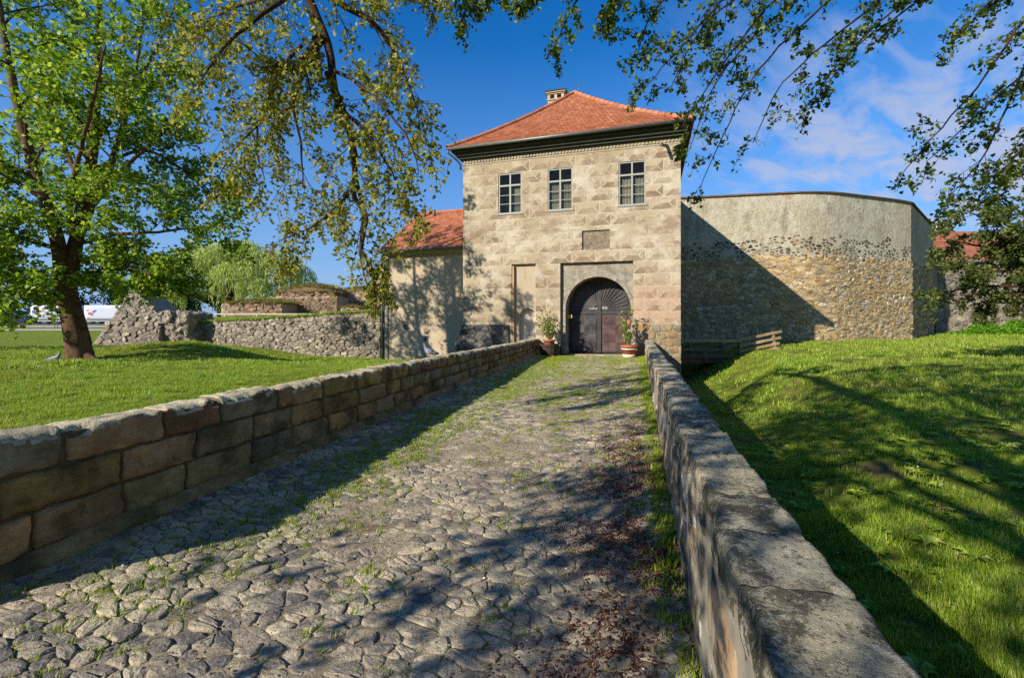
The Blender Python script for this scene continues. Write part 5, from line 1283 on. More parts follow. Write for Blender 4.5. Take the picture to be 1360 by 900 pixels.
# ================================================================== trees
class Tree:
    def __init__(s, seed): s.rng = random.Random(seed); s.wood = MB(); s.twig = MB(); s.lp = []; s.ld = []
    def tube(s, pts, r0, r1):
        n = len(pts); rad = [r0 + (r1 - r0) * (i / (n - 1)) for i in range(n)]
        big = r0 > 0.035
        (s.wood if big else s.twig).tube(pts, rad, 12 if r0 > 0.15 else (7 if big else (5 if r0 > 0.012 else 3)), True, False)
    def rdir(s): 
        v = Vector((s.rng.gauss(0, 1), s.rng.gauss(0, 1), s.rng.gauss(0, 1))); return v.normalized()
    def branch(s, p, d, L, r, lvl, P):
        rng = s.rng; n = max(3, int(L / P['seg'])); p = Vector(p); d = Vector(d).normalized(); pts = [p.copy()]; ds = [d.copy()]
        for i in range(n):
            d = (d + s.rdir() * P['wig'] + Vector((0, 0, P['trop'][lvl] / n)) + Vector(P.get('pull', (0, 0, 0))) / n).normalized(); p = p + d * (L / n); pts.append(p.copy()); ds.append(d.copy())
        s.tube(pts, r, max(0.0025, r * 0.3))
        s.spawn(pts, ds, L, r, lvl, P)
    def spawn(s, pts, ds, L, r, lvl, P):
        rng = s.rng; n = len(pts) - 1
        if lvl >= P['max']:
            for k in range(P['leaves']):
                t = rng.random() ** 0.7 * n; i = min(n - 1, int(t)); q = pts[i].lerp(pts[i + 1], t - i)
                s.lp.append(q + s.rdir() * P['lspread'] * rng.random() + Vector((0, 0, -P.get('hang', 0) * rng.random())))
            return
        c = P['n'][lvl]; c = max(1, int(c * (0.8 + 0.4 * rng.random())))
        for k in range(c):
            t = (P['t0'] + (1 - P['t0']) * (k + rng.random()) / c) * n; i = min(n - 1, int(t)); q = pts[i].lerp(pts[i + 1], t - i); d = ds[min(n, i + 1)]
            ax = d.cross(s.rdir());
            if ax.length < 1e-3: continue
            a = R(P['ang'] * (0.7 + 0.6 * rng.random())); nd = Matrix.Rotation(a, 3, ax.normalized()) @ d
            if 'keep' in P and not P['keep'](q + nd * L * P['rat'][lvl]): continue
            s.branch(q, nd, L * P['rat'][lvl] * (0.7 + 0.5 * rng.random()), max(0.003, r * P['rr'] * (1 - 0.5 * t / n)), lvl + 1, P)
    def limb(s, pts, r0, r1, lvl, P, L=None):
        """explicit limb through given points, smoothed, then branched"""
        pts = [Vector(p) for p in pts]; o = []
        for i in range(len(pts) - 1):
            p0, p1, p2, p3 = pts[max(0, i - 1)], pts[i], pts[i + 1], pts[min(len(pts) - 1, i + 2)]
            m = max(2, int((p2 - p1).length / 0.16))
            for k in range(m):
                t = k / m; q = 0.5 * ((2 * p1) + (p2 - p0) * t + (2 * p0 - 5 * p1 + 4 * p2 - p3) * t * t + (3 * p1 - p0 - 3 * p2 + p3) * t ** 3)
                o.append(q + s.rdir() * 0.012)
        o.append(pts[-1]); s.tube(o, r0, r1)
        ds = [(o[min(i + 1, len(o) - 1)] - o[max(0, i - 1)]).normalized() for i in range(len(o))]
        if P: s.spawn(o, ds, L or 1.0, (r0 + r1) / 2, lvl, P)
        return o
    def build(s, name, label, leafmat, size, nr, flat=0.4, tv=LEAF_V, tf=LEAF_F, bark=None, cat='tree', group=None, loc=(0, 0, 0), old=1.0):
        o = empty(name, loc, 0, label, cat, group); inv = Vector(loc)
        def shift(mb): mb.v = [(a - inv.x, b - inv.y, c - inv.z) for a, b, c in mb.v]; return mb
        if s.wood.v: shift(s.wood).build('trunk', bark or M['bark'], o)
        if s.twig.v: tag(shift(s.twig).build('twigs', M['twig'], o), kind='stuff')
        P = np.array([tuple(v - inv) for v in s.lp]); N = len(P)
        sc = (nr.uniform(size * 0.6, size * 1.3, N) * (np.where(P[:, 1] + inv.y < 1.6, old, 1.0)))[:, None] * np.ones((1, 3))  # leaves behind the viewer enlarged so the unseen crown casts denser shade
        tag(link('crown', scatter_mesh('crown', tv, tf, P, rand_rot(nr, N, flat), sc), leafmat, o), kind='stuff')
        return o

def clear_of_view(p):
    """the crown overhead keeps a few metres clear of where people walk onto the bridge"""
    return not (-0.6 < p.y < 7.0 and p.z < 1.7 + 0.80 * p.y + 1.0)

def at_px(x, y, Y): return Vector(((x - 680) / 600 * Y, Y, EYE + (421 - y) / 600 * Y))

def build_maple():
    nr = np.random.default_rng(3); t = Tree(12); D = 13.0
    def q(x, y, dy=0.0): return at_px(x, y, D + dy)
    P = dict(seg=0.3, wig=0.10, trop=[0, 0.25, 0.05, -0.1], max=3, n=[0, 13, 9], t0=0.15, ang=52, rat=[0, 0.55, 0.5], rr=0.42, leaves=31, lspread=0.26, hang=0.05)
    t.limb([q(108, 486), q(106, 470), q(100, 440), q(92, 405), q(88, 382)], 0.33, 0.22, 1, None)
    for fx, fd in ((70, -0.3), (140, -0.2), (125, 0.4)): t.limb([q(107, 466, 0), q((107 + fx) / 2, 477, fd * 0.6), q(fx, 487, fd)], 0.14, 0.05, 1, None)
    L1 = [([q(90, 392), q(98, 340, 0.1), q(104, 300, 0.2), (q(122, 210, 0.2)), q(128, 120, 0.2), q(132, 20, 0.3), q(134, -80, 0.2)], 0.20, 0.04, 3.4),
          ([q(86, 395), q(78, 330, -0.2), q(58, 260, -0.5), q(30, 170, -0.6), q(8, 60, -0.7), q(-10, -60, -0.8)], 0.19, 0.04, 3.4),
          ([q(92, 390, 0.1), q(100, 330, 0.4), q(118, 280, 0.9), q(150, 210, 1.6), q(175, 120, 2.0), q(190, 30, 2.2)], 0.16, 0.03, 3.2),
          ([q(82, 402), q(50, 384, -0.4), q(10, 366, -0.9), q(-50, 350, -1.4), q(-120, 320, -1.8)], 0.14, 0.03, 2.6),
          ([q(20, 368, -0.9), q(14, 352, -1.6), q(18, 372, -2.1), q(28, 396, -2.3)], 0.05, 0.012, 1.7),
          ([q(102, 310, 0.2), q(140, 250, 0.2), q(190, 200, 0.4), q(235, 160, 0.6), q(262, 130, 0.8)], 0.09, 0.02, 2.2),
          ([q(100, 325, 0.2), q(150, 312, 0.0), q(210, 308, -0.2), q(262, 302, -0.4), q(300, 300, -0.5)], 0.07, 0.015, 2.2),
          ([q(96, 350, 0.1), q(140, 345, 0.3), q(185, 352, 0.5), q(225, 372, 0.6)], 0.06, 0.015, 1.8),
          ([q(92, 372, 0.1), q(128, 360, -0.3), q(165, 356, -0.6), q(205, 364, -0.7)], 0.055, 0.012, 1.4),
          ([q(76, 330, -0.2), q(40, 320, -0.6), q(-10, 300, -1.0), q(-60, 270, -1.3)], 0.07, 0.02, 2.2),
          ([q(110, 250, 0.2), q(80, 180, 1.0), q(60, 90, 1.6), q(50, 0, 1.9)], 0.08, 0.02, 2.6),
          ([q(125, 190, 0.2), q(175, 120, 0.5), q(210, 60, 0.8), q(235, 0, 0.9)], 0.07, 0.015, 2.2),
          ([q(116, 230, 0.2), q(190, 200, 0.8), q(250, 230, 1.2), q(290, 265, 1.4)], 0.06, 0.015, 2.2),
          ([q(60, 265, -0.5), q(20, 240, 0.2), q(-40, 190, 0.6), q(-110, 140, 1.0)], 0.07, 0.02, 2.6),
          ([q(90, 300, -0.2), q(100, 230, -1.2), q(120, 150, -2.0), q(140, 60, -2.4)], 0.08, 0.02, 2.6)]
    for pts, r0, r1, L in L1: t.limb(pts, r0, r1, 1, P, L)
    b = at_px(107, 480, D)
    t.build('maple_tree', 'large fresh green maple with forked trunk standing on the left lawn', M['leaf_maple'], 0.106, nr, 0.9, MAPLE_V, MAPLE_F, M['bark_maple'], loc=(b.x, b.y, b.z))
build_maple()

def build_elm():
    nr = np.random.default_rng(4); t = Tree(5); D = 5.6
    def q(x, y, dy=0.0): return at_px(x, y, D + dy)
    P = dict(seg=0.11, wig=0.16, trop=[0, -0.55, -0.7, -0.8], max=3, n=[0, 13, 8], t0=0.05, ang=52, rat=[0, 0.62, 0.5], rr=0.36, leaves=13, lspread=0.10, hang=0.05,
             keep=lambda p: p.z > 1.75 and (p.x / max(0.1, p.y)) < -0.115)
    # trunk stands behind and left of the viewer; the limb arches over the lawn and hangs into view
    base = Vector((-4.0, -4.7, 0.30))
    t.limb([base + Vector((0, 0, -0.2)), base + Vector((0.05, 0.05, 1.6)), base + Vector((0.1, 0.2, 3.2)), base + Vector((0.3, 0.6, 4.6))], 0.40, 0.28, 1, None)
    t.limb([base + Vector((0.25, 0.55, 4.4)), (-4.1, -1.2, 6.6), (-3.6, 2.4, 7.3), (-2.8, 4.9, 6.7), q(410, 0), q(428, 40), q(440, 80, 0.05), q(446, 130, 0.1), q(466, 180, 0.1), q(472, 230, 0.1), q(470, 262, 0.1), q(486, 290, 0.1), q(478, 340, 0.15)], 0.20, 0.022, 1, None)
    main = [([q(436, 95, 0.05), q(462, 170, 0.1), q(474, 240, 0.1), q(482, 285, 0.1), q(478, 345, 0.2), q(492, 390, 0.2)], 0.05, 0.008, 1.15),
            ([q(412, -20), q(470, 15, 0.1), q(505, 40, 0.2), q(535, 90, 0.3), q(556, 150, 0.3)], 0.05, 0.008, 1.0),
            ([q(425, 50), q(405, 80, -0.1), q(385, 92, -0.15), q(352, 92, -0.2)], 0.085, 0.04, 0.7),
            ([q(420, 60, 0.1), q(400, 105, 0.3), q(388, 140, 0.4), q(400, 190, 0.5), q(402, 250, 0.5)], 0.035, 0.007, 1.1),
            ([q(410, -30, -0.2), q(350, 20, -0.5), q(300, 60, -0.7), q(262, 120, -0.8)], 0.04, 0.007, 1.2),
            ([q(405, -30, 0.3), q(340, 0, 0.6), q(290, 20, 0.8), q(240, 60, 0.9)], 0.04, 0.007, 1.2),
            ([q(395, 140, 0.4), q(350, 160, 0.5), q(310, 200, 0.5), q(290, 235, 0.5)], 0.025, 0.006, 0.9),
            ([q(448, 140, 0.1), q(490, 180, -0.2), q(520, 230, -0.3), q(545, 290, -0.3)], 0.028, 0.006, 0.9),
            ([q(440, 90, 0.0), q(500, 130, -0.4), q(545, 190, -0.6), q(556, 230, -0.6)], 0.028, 0.006, 0.9),
            ([q(470, 250, 0.1), q(430, 290, 0.3), q(395, 310, 0.4), q(370, 320, 0.4)], 0.022, 0.005, 0.8),
            ([q(478, 330, 0.15), q(496, 370, 0.1), q(500, 410, 0.1), q(496, 432, 0.1)], 0.016, 0.004, 0.5),
            ([q(480, -40, 0.4), q(560, -5, 0.5), q(600, 10, 0.5)], 0.03, 0.006, 0.7),
            ([q(400, 60, 0.6), q(360, 110, 0.9), q(340, 180, 1.0), q(352, 240, 1.0)], 0.03, 0.006, 1.0)]
    for pts, r0, r1, L in main: t.limb(pts, r0, r1, 1, P, L)
    # crown above and behind the viewer
    Pc = dict(seg=0.4, wig=0.12, trop=[0, 0.1, -0.1, -0.2], max=3, n=[0, 10, 9], t0=0.35, ang=52, rat=[0, 0.5, 0.5], rr=0.35, leaves=30, lspread=0.32, hang=0.1)
    top = base + Vector((0.3, 0.6, 4.4)); Pc['keep'] = clear_of_view
    for d, L in (((-0.3, -0.8, 0.6), 4.2), ((0.75, -0.3, 0.5), 4.0), ((-0.1, 0.1, 1.0), 5.0), ((0.25, 0.9, 0.45), 5.5), ((-0.25, 0.95, 0.15), 4.5), ((0.15, 0.95, 0.6), 8.5), ((0.42, 0.95, 0.5), 7.5), ((0.0, 0.95, 0.25), 6.0), ((-0.5, 0.8, 0.35), 4.2)):
        t.branch(top, d, L, 0.07, 1, Pc)
    t.lp = [p for p in t.lp if p.y > 4.3 or clear_of_view(p)]
    # twigs low on the trunk side that dapple the near cobbles
    Pl = dict(Pc); Pl['n'] = [0, 9, 8]; Pl['leaves'] = 11; Pl['lspread'] = 0.28
    for d, L in (((-0.76, 0.64, 0.10), 3.2), ((-0.66, 0.76, 0.20), 3.2), ((-0.6, 0.8, 0.42), 3.4)): t.branch(base + Vector((0.0, 0.1, 3.4)), d, L, 0.05, 1, Pl)
    t.build('elm_tree', 'tall tree with dark drooping limb and small yellow green young leaves overhanging the left parapet', M['leaf_elm'], 0.066, nr, 0.2, bark=M['bark'], loc=tuple(base), old=1.9)
build_elm()

def build_lime():
    nr = np.random.default_rng(8); t = Tree(31); D = 5.2
    def q(x, y, dy=0.0): return at_px(x, y, D + dy)
    P = dict(seg=0.08, wig=0.24, trop=[0, -0.25, -0.35, -0.4], max=3, n=[0, 12, 5], t0=0.03, ang=55, rat=[0, 0.55, 0.5], rr=0.45, leaves=11, lspread=0.09, hang=0.04, pull=(-0.15, 0, 0))
    base = Vector((8.0, -1.2, 0.15)); top = base + Vector((-0.2, 0.4, 4.8))
    t.limb([base + Vector((0, 0, -0.2)), base + Vector((0, 0.1, 2.2)), top], 0.34, 0.24, 1, None)
    t.limb([top, (6.6, 1.5, 6.8), (5.0, 3.6, 7.0), (3.6, 4.9, 6.4), (2.4, 5.2, 6.0), (1.0, 5.4, 5.9), (-0.3, 5.5, 6.0)], 0.15, 0.03, 1, None)
    t.limb([top, (7.6, 1.8, 6.6), (7.0, 4.0, 6.4), (6.0, 5.2, 5.6)], 0.12, 0.03, 1, None)
    st = [([q(1250, -60), q(1130, 30), q(1040, 110), q(1000, 190)], 0.7), ([q(1180, -70, 0.2), q(1090, 10, 0.3), q(1010, 90, 0.3), q(960, 180, 0.3), q(930, 250, 0.3)], 0.7),
          ([q(1100, -60, -0.2), q(1030, 0, -0.2), q(970, 70, -0.3), q(930, 130, -0.3), q(905, 170, -0.3)], 0.7), ([q(1010, -60), q(960, 0), q(915, 50), q(880, 90), q(862, 110)], 0.7),
          ([q(930, -60, 0.2), q(890, -10, 0.3), q(860, 30, 0.3), q(846, 76, 0.3)], 0.6), ([q(1290, -60, 0.3), q(1190, 10, 0.4), q(1120, 80, 0.4), q(1080, 130, 0.4), q(1050, 160, 0.4)], 0.6),
          ([q(1330, -60), q(1240, -10), q(1180, 30), q(1140, 60), q(1100, 110)], 0.6), ([q(790, -50), q(765, 0), q(745, 40), q(735, 70)], 0.4), ([q(840, -50), q(825, -10), q(812, 20), q(806, 34)], 0.3),
          ([q(730, -50, 0.3), q(715, 0, 0.3), q(680, 12, 0.3)], 0.3), ([q(650, -50, 0.4), q(625, 0, 0.4), q(612, 30, 0.4)], 0.45), ([q(700, -60, 0.4), q(660, -10, 0.4), q(640, 12, 0.4)], 0.35),
          ([q(1420, -40), q(1350, 40), q(1310, 100), q(1250, 170), q(1195, 235)], 0.62), ([q(1440, 60, 0.2), q(1360, 100, 0.2), q(1290, 160, 0.2), q(1230, 215, 0.2)], 0.6),
          ([q(1430, 0, -0.2), q(1370, 70, -0.2), q(1340, 140, -0.2), q(1300, 215, -0.2), q(1260, 260, -0.2)], 0.6), ([q(1440, 120), q(1380, 170), q(1330, 230), q(1300, 262)], 0.55),
          ([q(1400, -60, 0.3), q(1330, -10, 0.3), q(1290, 30, 0.3), q(1262, 60, 0.3)], 0.5), ([q(1140, -60, 0.5), q(1060, 0, 0.6), q(1000, 50, 0.6), q(950, 110, 0.6), q(915, 200, 0.6)], 0.7),
          ([q(1060, -60, 0.5), q(1000, -20, 0.6), q(930, 40, 0.6), q(890, 120, 0.6)], 0.6)]
    for pts, L in st: t.limb(pts, 0.019, 0.004, 1, P, L * 0.85)
    Pc = dict(seg=0.4, wig=0.12, trop=[0, 0.1, -0.1, -0.2], max=3, n=[0, 7, 6], t0=0.25, ang=50, rat=[0, 0.5, 0.5], rr=0.4, leaves=12, lspread=0.22, hang=0.1, keep=clear_of_view)
    for d, L in (((0.3, -0.8, 0.6), 4.2), ((-0.75, -0.4, 0.6), 4.6), ((0.6, 0.3, 0.75), 4.5), ((0.1, 0.0, 1.0), 5.0), ((-0.5, -0.1, 0.9), 5.0)): t.branch(top, d, L, 0.12, 1, Pc)
    t.lp = [p for p in t.lp if p.y > 4.3 or clear_of_view(p)]
    t.build('lime_tree', 'tree with sparse dark twigs and small young leaves hanging over the grassy bank', M['leaf_lind'], 0.060, nr, 0.1, bark=M['bark'], loc=tuple(base), old=1.9)
build_lime()

def build_apple():
    nr = np.random.default_rng(9); t = Tree(44); base = Vector((17.8, 13.6, 0.25))
    P = dict(seg=0.22, wig=0.16, trop=[0, -0.2, -0.3, -0.3], max=3, n=[0, 8, 7], t0=0.12, ang=48, rat=[0, 0.5, 0.5], rr=0.4, leaves=44, lspread=0.17, hang=0.05)
    t.limb([base + Vector((0, 0, -0.2)), base + Vector((-0.1, 0, 1.2)), base + Vector((-0.3, 0, 2.2))], 0.20, 0.14, 1, None)
    top = base + Vector((-0.3, 0, 2.0))
    for tip, L in (((-4.3, -0.4, 2.6), 2.0), ((-4.6, 0.3, 1.0), 2.0), ((-4.0, 0.8, 0.2), 1.7), ((-3.6, -0.8, 1.7), 1.8), ((-3.0, 0.3, 3.6), 2.0), ((-1.5, 0.6, 3.9), 2.0), ((0.5, -0.3, 4.2), 2.0), ((2.5, 0.2, 3.2), 2.2), ((3.0, 0.8, 1.6), 2.0), ((-2.8, 0.9, -0.2), 1.5), ((-1.2, -1.5, 2.6), 1.8), ((0.6, 2.2, 2.4), 1.8), ((-3.6, 0.2, 2.9), 1.8), ((-2.4, -0.6, 3.2), 1.9), ((-3.9, 0.6, 1.9), 1.8), ((-2.2, 0.4, 1.2), 1.8)):
        v = Vector(tip); t.limb([top, top + v * 0.35 + Vector((0, 0, 0.3)), top + v * 0.7 + Vector((0, 0, 0.25)), top + v], 0.08, 0.015, 1, P, L)
    t.build('apple_tree', 'spreading tree with dense small grey green leaves in front of the far red roof', M['leaf_apple'], 0.10, nr, 0.3, bark=M['bark'], loc=tuple(base))
build_apple()

def build_willow():
    nr = np.random.default_rng(10); rng = random.Random(2); base = Vector((-31.5, 50.0, 0.9)); t = Tree(7)
    t.limb([base, base + Vector((0.2, 0, 2.0)), base + Vector((0.1, 0, 3.6))], 0.7, 0.5, 1, None)
    lp = []
    lobes = [(0, 0, 6.6, 3.4), (-5.5, 0.5, 5.6, 3.0), (5.0, -0.5, 5.8, 3.0), (2.4, -2.4, 4.6, 2.6), (-2.6, -2.2, 5.6, 2.6), (1.6, 0.2, 7.4, 2.6), (-3.2, 0.6, 7.0, 2.4), (-7.6, 0, 4.2, 2.2), (7.2, 0.6, 5.0, 2.2), (0.5, 2.6, 6.4, 2.8), (4.6, -2.8, 3.6, 1.8), (-5.2, -2.6, 3.8, 1.8)]
    for (lx, ly, lz, lr) in lobes:
        c = base + Vector((lx, ly, lz)); t.limb([base + Vector((0.1, 0, 3.3)), base + Vector((lx * 0.4, ly * 0.4, lz * 0.75)), c], 0.22, 0.06, 1, None)
        for k in range(int(80 * lr)):
            a = rng.random() * 6.283; rr = lr * math.sqrt(rng.random()); h = math.sqrt(max(0, 1 - (rr / lr) ** 2)) * lr * 0.75
            p = c + Vector((rr * math.cos(a), rr * math.sin(a), h)); out = Vector((math.cos(a), math.sin(a), 0)) * 0.25 * rr / lr
            ln = (0.6 + 2.6 * (rr / lr) * rng.random() + 1.2 * rng.random()) ; m = int(ln / 0.13)
            for j in range(m):
                f = j / max(1, m - 1); qq = p + out * f + Vector((rng.gauss(0, 0.10), rng.gauss(0, 0.10), -ln * f * f * 0.25 - ln * f * 0.75))
                if qq.z > base.z + 0.3: lp.append(qq)
    t.lp = lp; P = np.array([tuple(v - base) for v in lp]); N = len(P)
    o = empty('willow_tree', base, 0, 'broad weeping willow with pale green hanging foliage behind the ruin', 'tree'); t.wood.v = [(a - base.x, b - base.y, c - base.z) for a, b, c in t.wood.v]; t.wood.build('trunk', M['bark'], o)
    V = [(0, 0.5, 0), (0.14, 0.1, 0.05), (0, -0.6, 0), (-0.14, 0.1, 0.05)]
    Rm = rot_z(nr.uniform(0, 6.28, N)); tilt = nr.normal(0, 0.35, (N, 1))
    # local Y of the leaf hangs along -Z
    B = np.stack([Rm[:, :, 0], np.tile([0, 0, 1.0], (N, 1)) + Rm[:, :, 1] * tilt, Rm[:, :, 1]], -1)
    tag(link('crown', scatter_mesh('crown', V, [(0, 1, 2), (0, 2, 3)], P, B, nr.uniform(0.20, 0.40, N)[:, None] * np.ones((1, 3))), M['leaf_willow'], o), kind='stuff')
build_willow()

def far_tree(name, label, X, Y, h, w, seed, mat, leaf=0.5, n=2600, group=None, z0=None):
    nr = np.random.default_rng(seed); rng = random.Random(seed); z = float(ground_z(X, Y)) if z0 is None else z0
    o = empty(name, (X, Y, z), 0, label, 'tree', group); t = MB(); t.tube([(0, 0, -0.2), (0.1, 0, h * 0.25), (0.0, 0.1, h * 0.6)], [w * 0.05, w * 0.04, w * 0.015], 8); t.build('trunk', M['bark'], o)
    P = []
    for k in range(16):
        a = rng.random() * 6.28; rr = w * 0.36 * math.sqrt(rng.random()); zc = h * (0.22 + 0.62 * rng.random()); r = w * (0.14 + 0.12 * rng.random()) * (1.15 - 0.5 * zc / h)
        d = nr.normal(size=(n // 16, 3)); d /= np.linalg.norm(d, axis=1, keepdims=True); d *= (nr.uniform(0.35, 1, (n // 16, 1)) ** 0.5) * r; P.append(d * np.array([1, 1, 0.85]) + np.array([rr * math.cos(a), rr * math.sin(a), zc]))
    P = np.concatenate(P); N = len(P)
    tag(link('crown', scatter_mesh('crown', LEAF_V, LEAF_F, P, rand_rot(nr, N, 0.5), nr.uniform(leaf * 0.6, leaf * 1.3, N)[:, None] * np.ones((1, 3))), mat, o), kind='stuff')
    return o
for i, (X, Y, h, w) in enumerate([(-128, 104, 13, 14), (-116, 110, 11, 12), (-104, 104, 14, 14), (-94, 112, 12, 12), (-84, 108, 13, 13), (-74, 114, 11, 12), (-140, 112, 14, 15)]):
    far_tree('broadleaf_tree', 'dark green tree in the row behind the parked white trailers', X, Y, h, w, 50 + i, M['leaf_dark'], 0.7, 2600, 'dark trees behind the road')
far_tree('broadleaf_tree', 'round dark tree growing beside the weeping willow behind the stone pier', -47, 62, 8.5, 10, 71, M['leaf_dark'], 0.5, 3000)
for i, (X, Y, h, w) in enumerate([(-62, 78, 9, 11), (-18, 95, 6, 10), (-5, 100, 6, 10)]):
    far_tree('broadleaf_tree', ['light green tree between the willow and the parked trailers', 'low tree on the skyline beyond the brick ruin', 'low tree on the skyline behind the house wing'][i], X, Y, h, w, 81 + i, M['leaf_maple'] if i == 0 else M['leaf_dark'], 0.5, 2600)

def build_hedge():
    nr = np.random.default_rng(12); N = 9000; c = np.array([37.2, 33.8, 0.2])
    d = nr.normal(size=(N, 3)); d /= np.linalg.norm(d, axis=1, keepdims=True); r = nr.uniform(0.55, 1, (N, 1)) ** 0.6
    P = d * r * np.array([4.6, 0.9, 1.35]); P[:, 2] = np.abs(P[:, 2]) * (0.8 + 0.25 * np.sin(P[:, 0] * 2.3)); o = empty('garden_hedge', c, 0, 'bright green rounded hedge at the foot of the stone house', 'hedge')
    tag(link('crown', scatter_mesh('crown', LEAF_V, LEAF_F, P, rand_rot(nr, N, 0.8), nr.uniform(0.10, 0.2, N)[:, None] * np.ones((1, 3))), M['leaf_hedge'], o), kind='stuff')
    s = MB()
    for k in range(7): x = -3.6 + k * 1.2; s.tube([(x, 0, -0.2), (x + 0.1, 0.05, 0.5), (x + 0.2, 0.0, 0.9)], [0.04, 0.03, 0.01], 5)
    tag(s.build('stems', M['bark'], o), kind='stuff')
build_hedge()

for i, (X, Y, h, w, lab) in enumerate([(34, 2, 13, 13, 'added unseen broad tree far to the east of the bank, screening sky light'), (26, -12, 14, 13, 'added unseen tree on the lawn south east of the bridge head, screening sky light'), (12, -20, 13, 13, 'added unseen tree beside the approach south of the bridge, screening sky light'), (38, 16, 12, 12, 'added unseen tree near the corner of the stone house, screening sky light'), (-34, 8, 11, 12, 'added unseen tree on the lawn west of the maple, screening sky light')]):  # out of view, added to screen off blue sky light
    far_tree('broadleaf_tree', lab, X, Y, h, w, 140 + i, M['leaf_maple'], 0.45, 3600)

# ================================================================== ruins on the left
def inside(poly, x, y):
    c = False; n = len(poly)
    for i in range(n):
        (x1, y1), (x2, y2) = poly[i], poly[(i + 1) % n]
        if (y1 > y) != (y2 > y) and x < (x2 - x1) * (y - y1) / (y2 - y1) + x1: c = not c
    return c

def build_ruins():
    rng = random.Random(19)
    # ---- wedge of masonry
    K = empty('stone_pier', (-20.6, 24.0, 0.2), R(-4), 'wedge shaped broken pier of grey rubble masonry behind the maple trunk', 'ruin')
    f = [(-1.95, -0.3), (1.8, -0.3), (1.75, 0.9), (1.62, 1.55), (1.1, 2.0), (0.45, 2.6), (0.15, 2.78), (-0.35, 2.72), (-0.55, 2.45), (-1.3, 1.0), (-1.85, 0.1)]
    m = MB(); n = len(f)
    def bat(z): return 0.22 * (z + 0.3)
    vs = [(x, bat(z), z) for x, z in f] + [(x * 0.9 + 0.1, 2.6 - 0.1 * z, z * 0.92) for x, z in f]
    m.add(vs, [tuple(range(n)), tuple(range(2 * n - 1, n - 1, -1))] + [(i, n + i, n + (i + 1) % n, (i + 1) % n) for i in range(n)]); m.build('core', M['ruin_mortar'], K)
    for (u, v), poly in cells(-1.95, 1.85, -0.3, 2.8, 0.27, 0.19, 0.9, rng, 0.06, 0.05):
        if not inside(f, u, v): continue
        v2, fs = sett_geo(poly, 0.010, 0.02 + 0.09 * rng.random(), rng, 0.5, -0.03)
        s = MB(); s.add([(x, bat(z) - w, z) for x, z, w in v2], fs, False); s.build('stone', M['ruin'], K)
    # broken flank, in the shade
    def rough(L_, D_, H_, r, n_, amp, sd):
        v_, f_ = rounded_block(L_, D_, H_, r, n_, amp, 1.3, sd)
        return [v + mnoise.noise_vector(v * 4.0 + Vector((sd, 0, 0))) * 0.14 + mnoise.noise_vector(v * 9.0 + Vector((sd, 2, 0))) * 0.07 for v in v_], f_
    m = MB(); m.add(*rough(1.5, 2.2, 2.1, 0.15, (18, 22, 22), 0.22, 4.4), False); m.build('broken_flank', M['ruin'], K, (2.5, 1.5, 0.65))
    m = MB(); m.add(*rough(1.0, 1.2, 0.6, 0.1, (14, 14, 9), 0.15, 8.4), False); m.build('fallen_block', M['ruin'], K, (1.9, 0.9, 1.45))
    # ---- low revetment wall and the terrace behind it
    A, B = (-18.6, 25.6), (-6.45, 22.2)
    Wl = empty('revetment_wall', (0, 0, 0), 0, 'long low rubble wall holding the grassy terrace left of the house wing', 'wall', kind='thing')
    at, L = polyline([A, B])
    def top(u): return 1.38 + 0.62 * max(0.0, u / L[-1]) ** 1.3 + 0.07 * mnoise.noise(Vector((u * 0.9, 0, 3))) + 0.05 * mnoise.noise(Vector((u * 3, 0, 3)))
    w = MB(); n = 60; vs = []
    for k in range(n + 1):
        u = L[-1] * k / n; X, Y, nx, ny = at(u); z = top(u); vs += [(X, Y, -1.0), (X, Y, z), (X - nx * 0.8, Y - ny * 0.8, z)]
    w.add(vs, [(3 * k + a, 3 * k + 3 + a, 3 * k + 4 + a, 3 * k + 1 + a) for k in range(n) for a in range(2)]); w.build('core', M['ruin_mortar'], Wl)
    rubble_skin(Wl, at, 0, L[-1], -0.7, 2.1, 0.25, 0.15, 0.010, 0.085, M['ruin'], rng, lambda u, v: v < top(u) - 0.05, 300, wob=0.9)
    t = MB(); nx_ = 40; vs = []
    for k in range(nx_ + 1):
        u = L[-1] * k / nx_; X, Y, a, b = at(u); z = top(u)
        for j, dy in enumerate((0.02, 0.5, 1.5, 4, 8, 14, 22, 30)):
            vs.append((X - a * dy * 0.2 + (k / nx_ - 0.5) * dy * 0.9, Y + dy, z + 0.02 + 0.05 * (j > 0) + (1.62 - z) * min(1, dy / 6.0)))
    t.add(vs, [(8 * k + j, 8 * k + 8 + j, 8 * k + 9 + j, 8 * k + 1 + j) for k in range(nx_) for j in range(7)], True)
    o = t.build('terrace', M['lawn']); tag(o, kind='structure')
    nr = np.random.default_rng(14); N = 4200; u = nr.uniform(0, 1, N) * L[-1]; dy = nr.uniform(0, 1, N) ** 2 * 6
    XY = np.array([at(a)[:2] for a in u]); zz = np.array([top(a) for a in u]); P = np.stack([XY[:, 0] + (u / L[-1] - 0.5) * dy * 0.9, XY[:, 1] + dy - 0.06, zz + 0.03 + (1.62 - zz) * np.clip(dy / 6, 0, 1)], -1)
    TV, TF = tuft(random.Random(2), 8, 0.16, 0.11, 0.03)
    o = link('terrace_grass', scatter_mesh('terrace_grass', TV, TF, P, rot_z(nr.uniform(0, 6.28, N)), nr.uniform(0.6, 1.4, N)[:, None] * np.ones((1, 3))), M['grass']); tag(o, 'rough grass fringing the top of the low rubble wall', 'grass', kind='stuff')
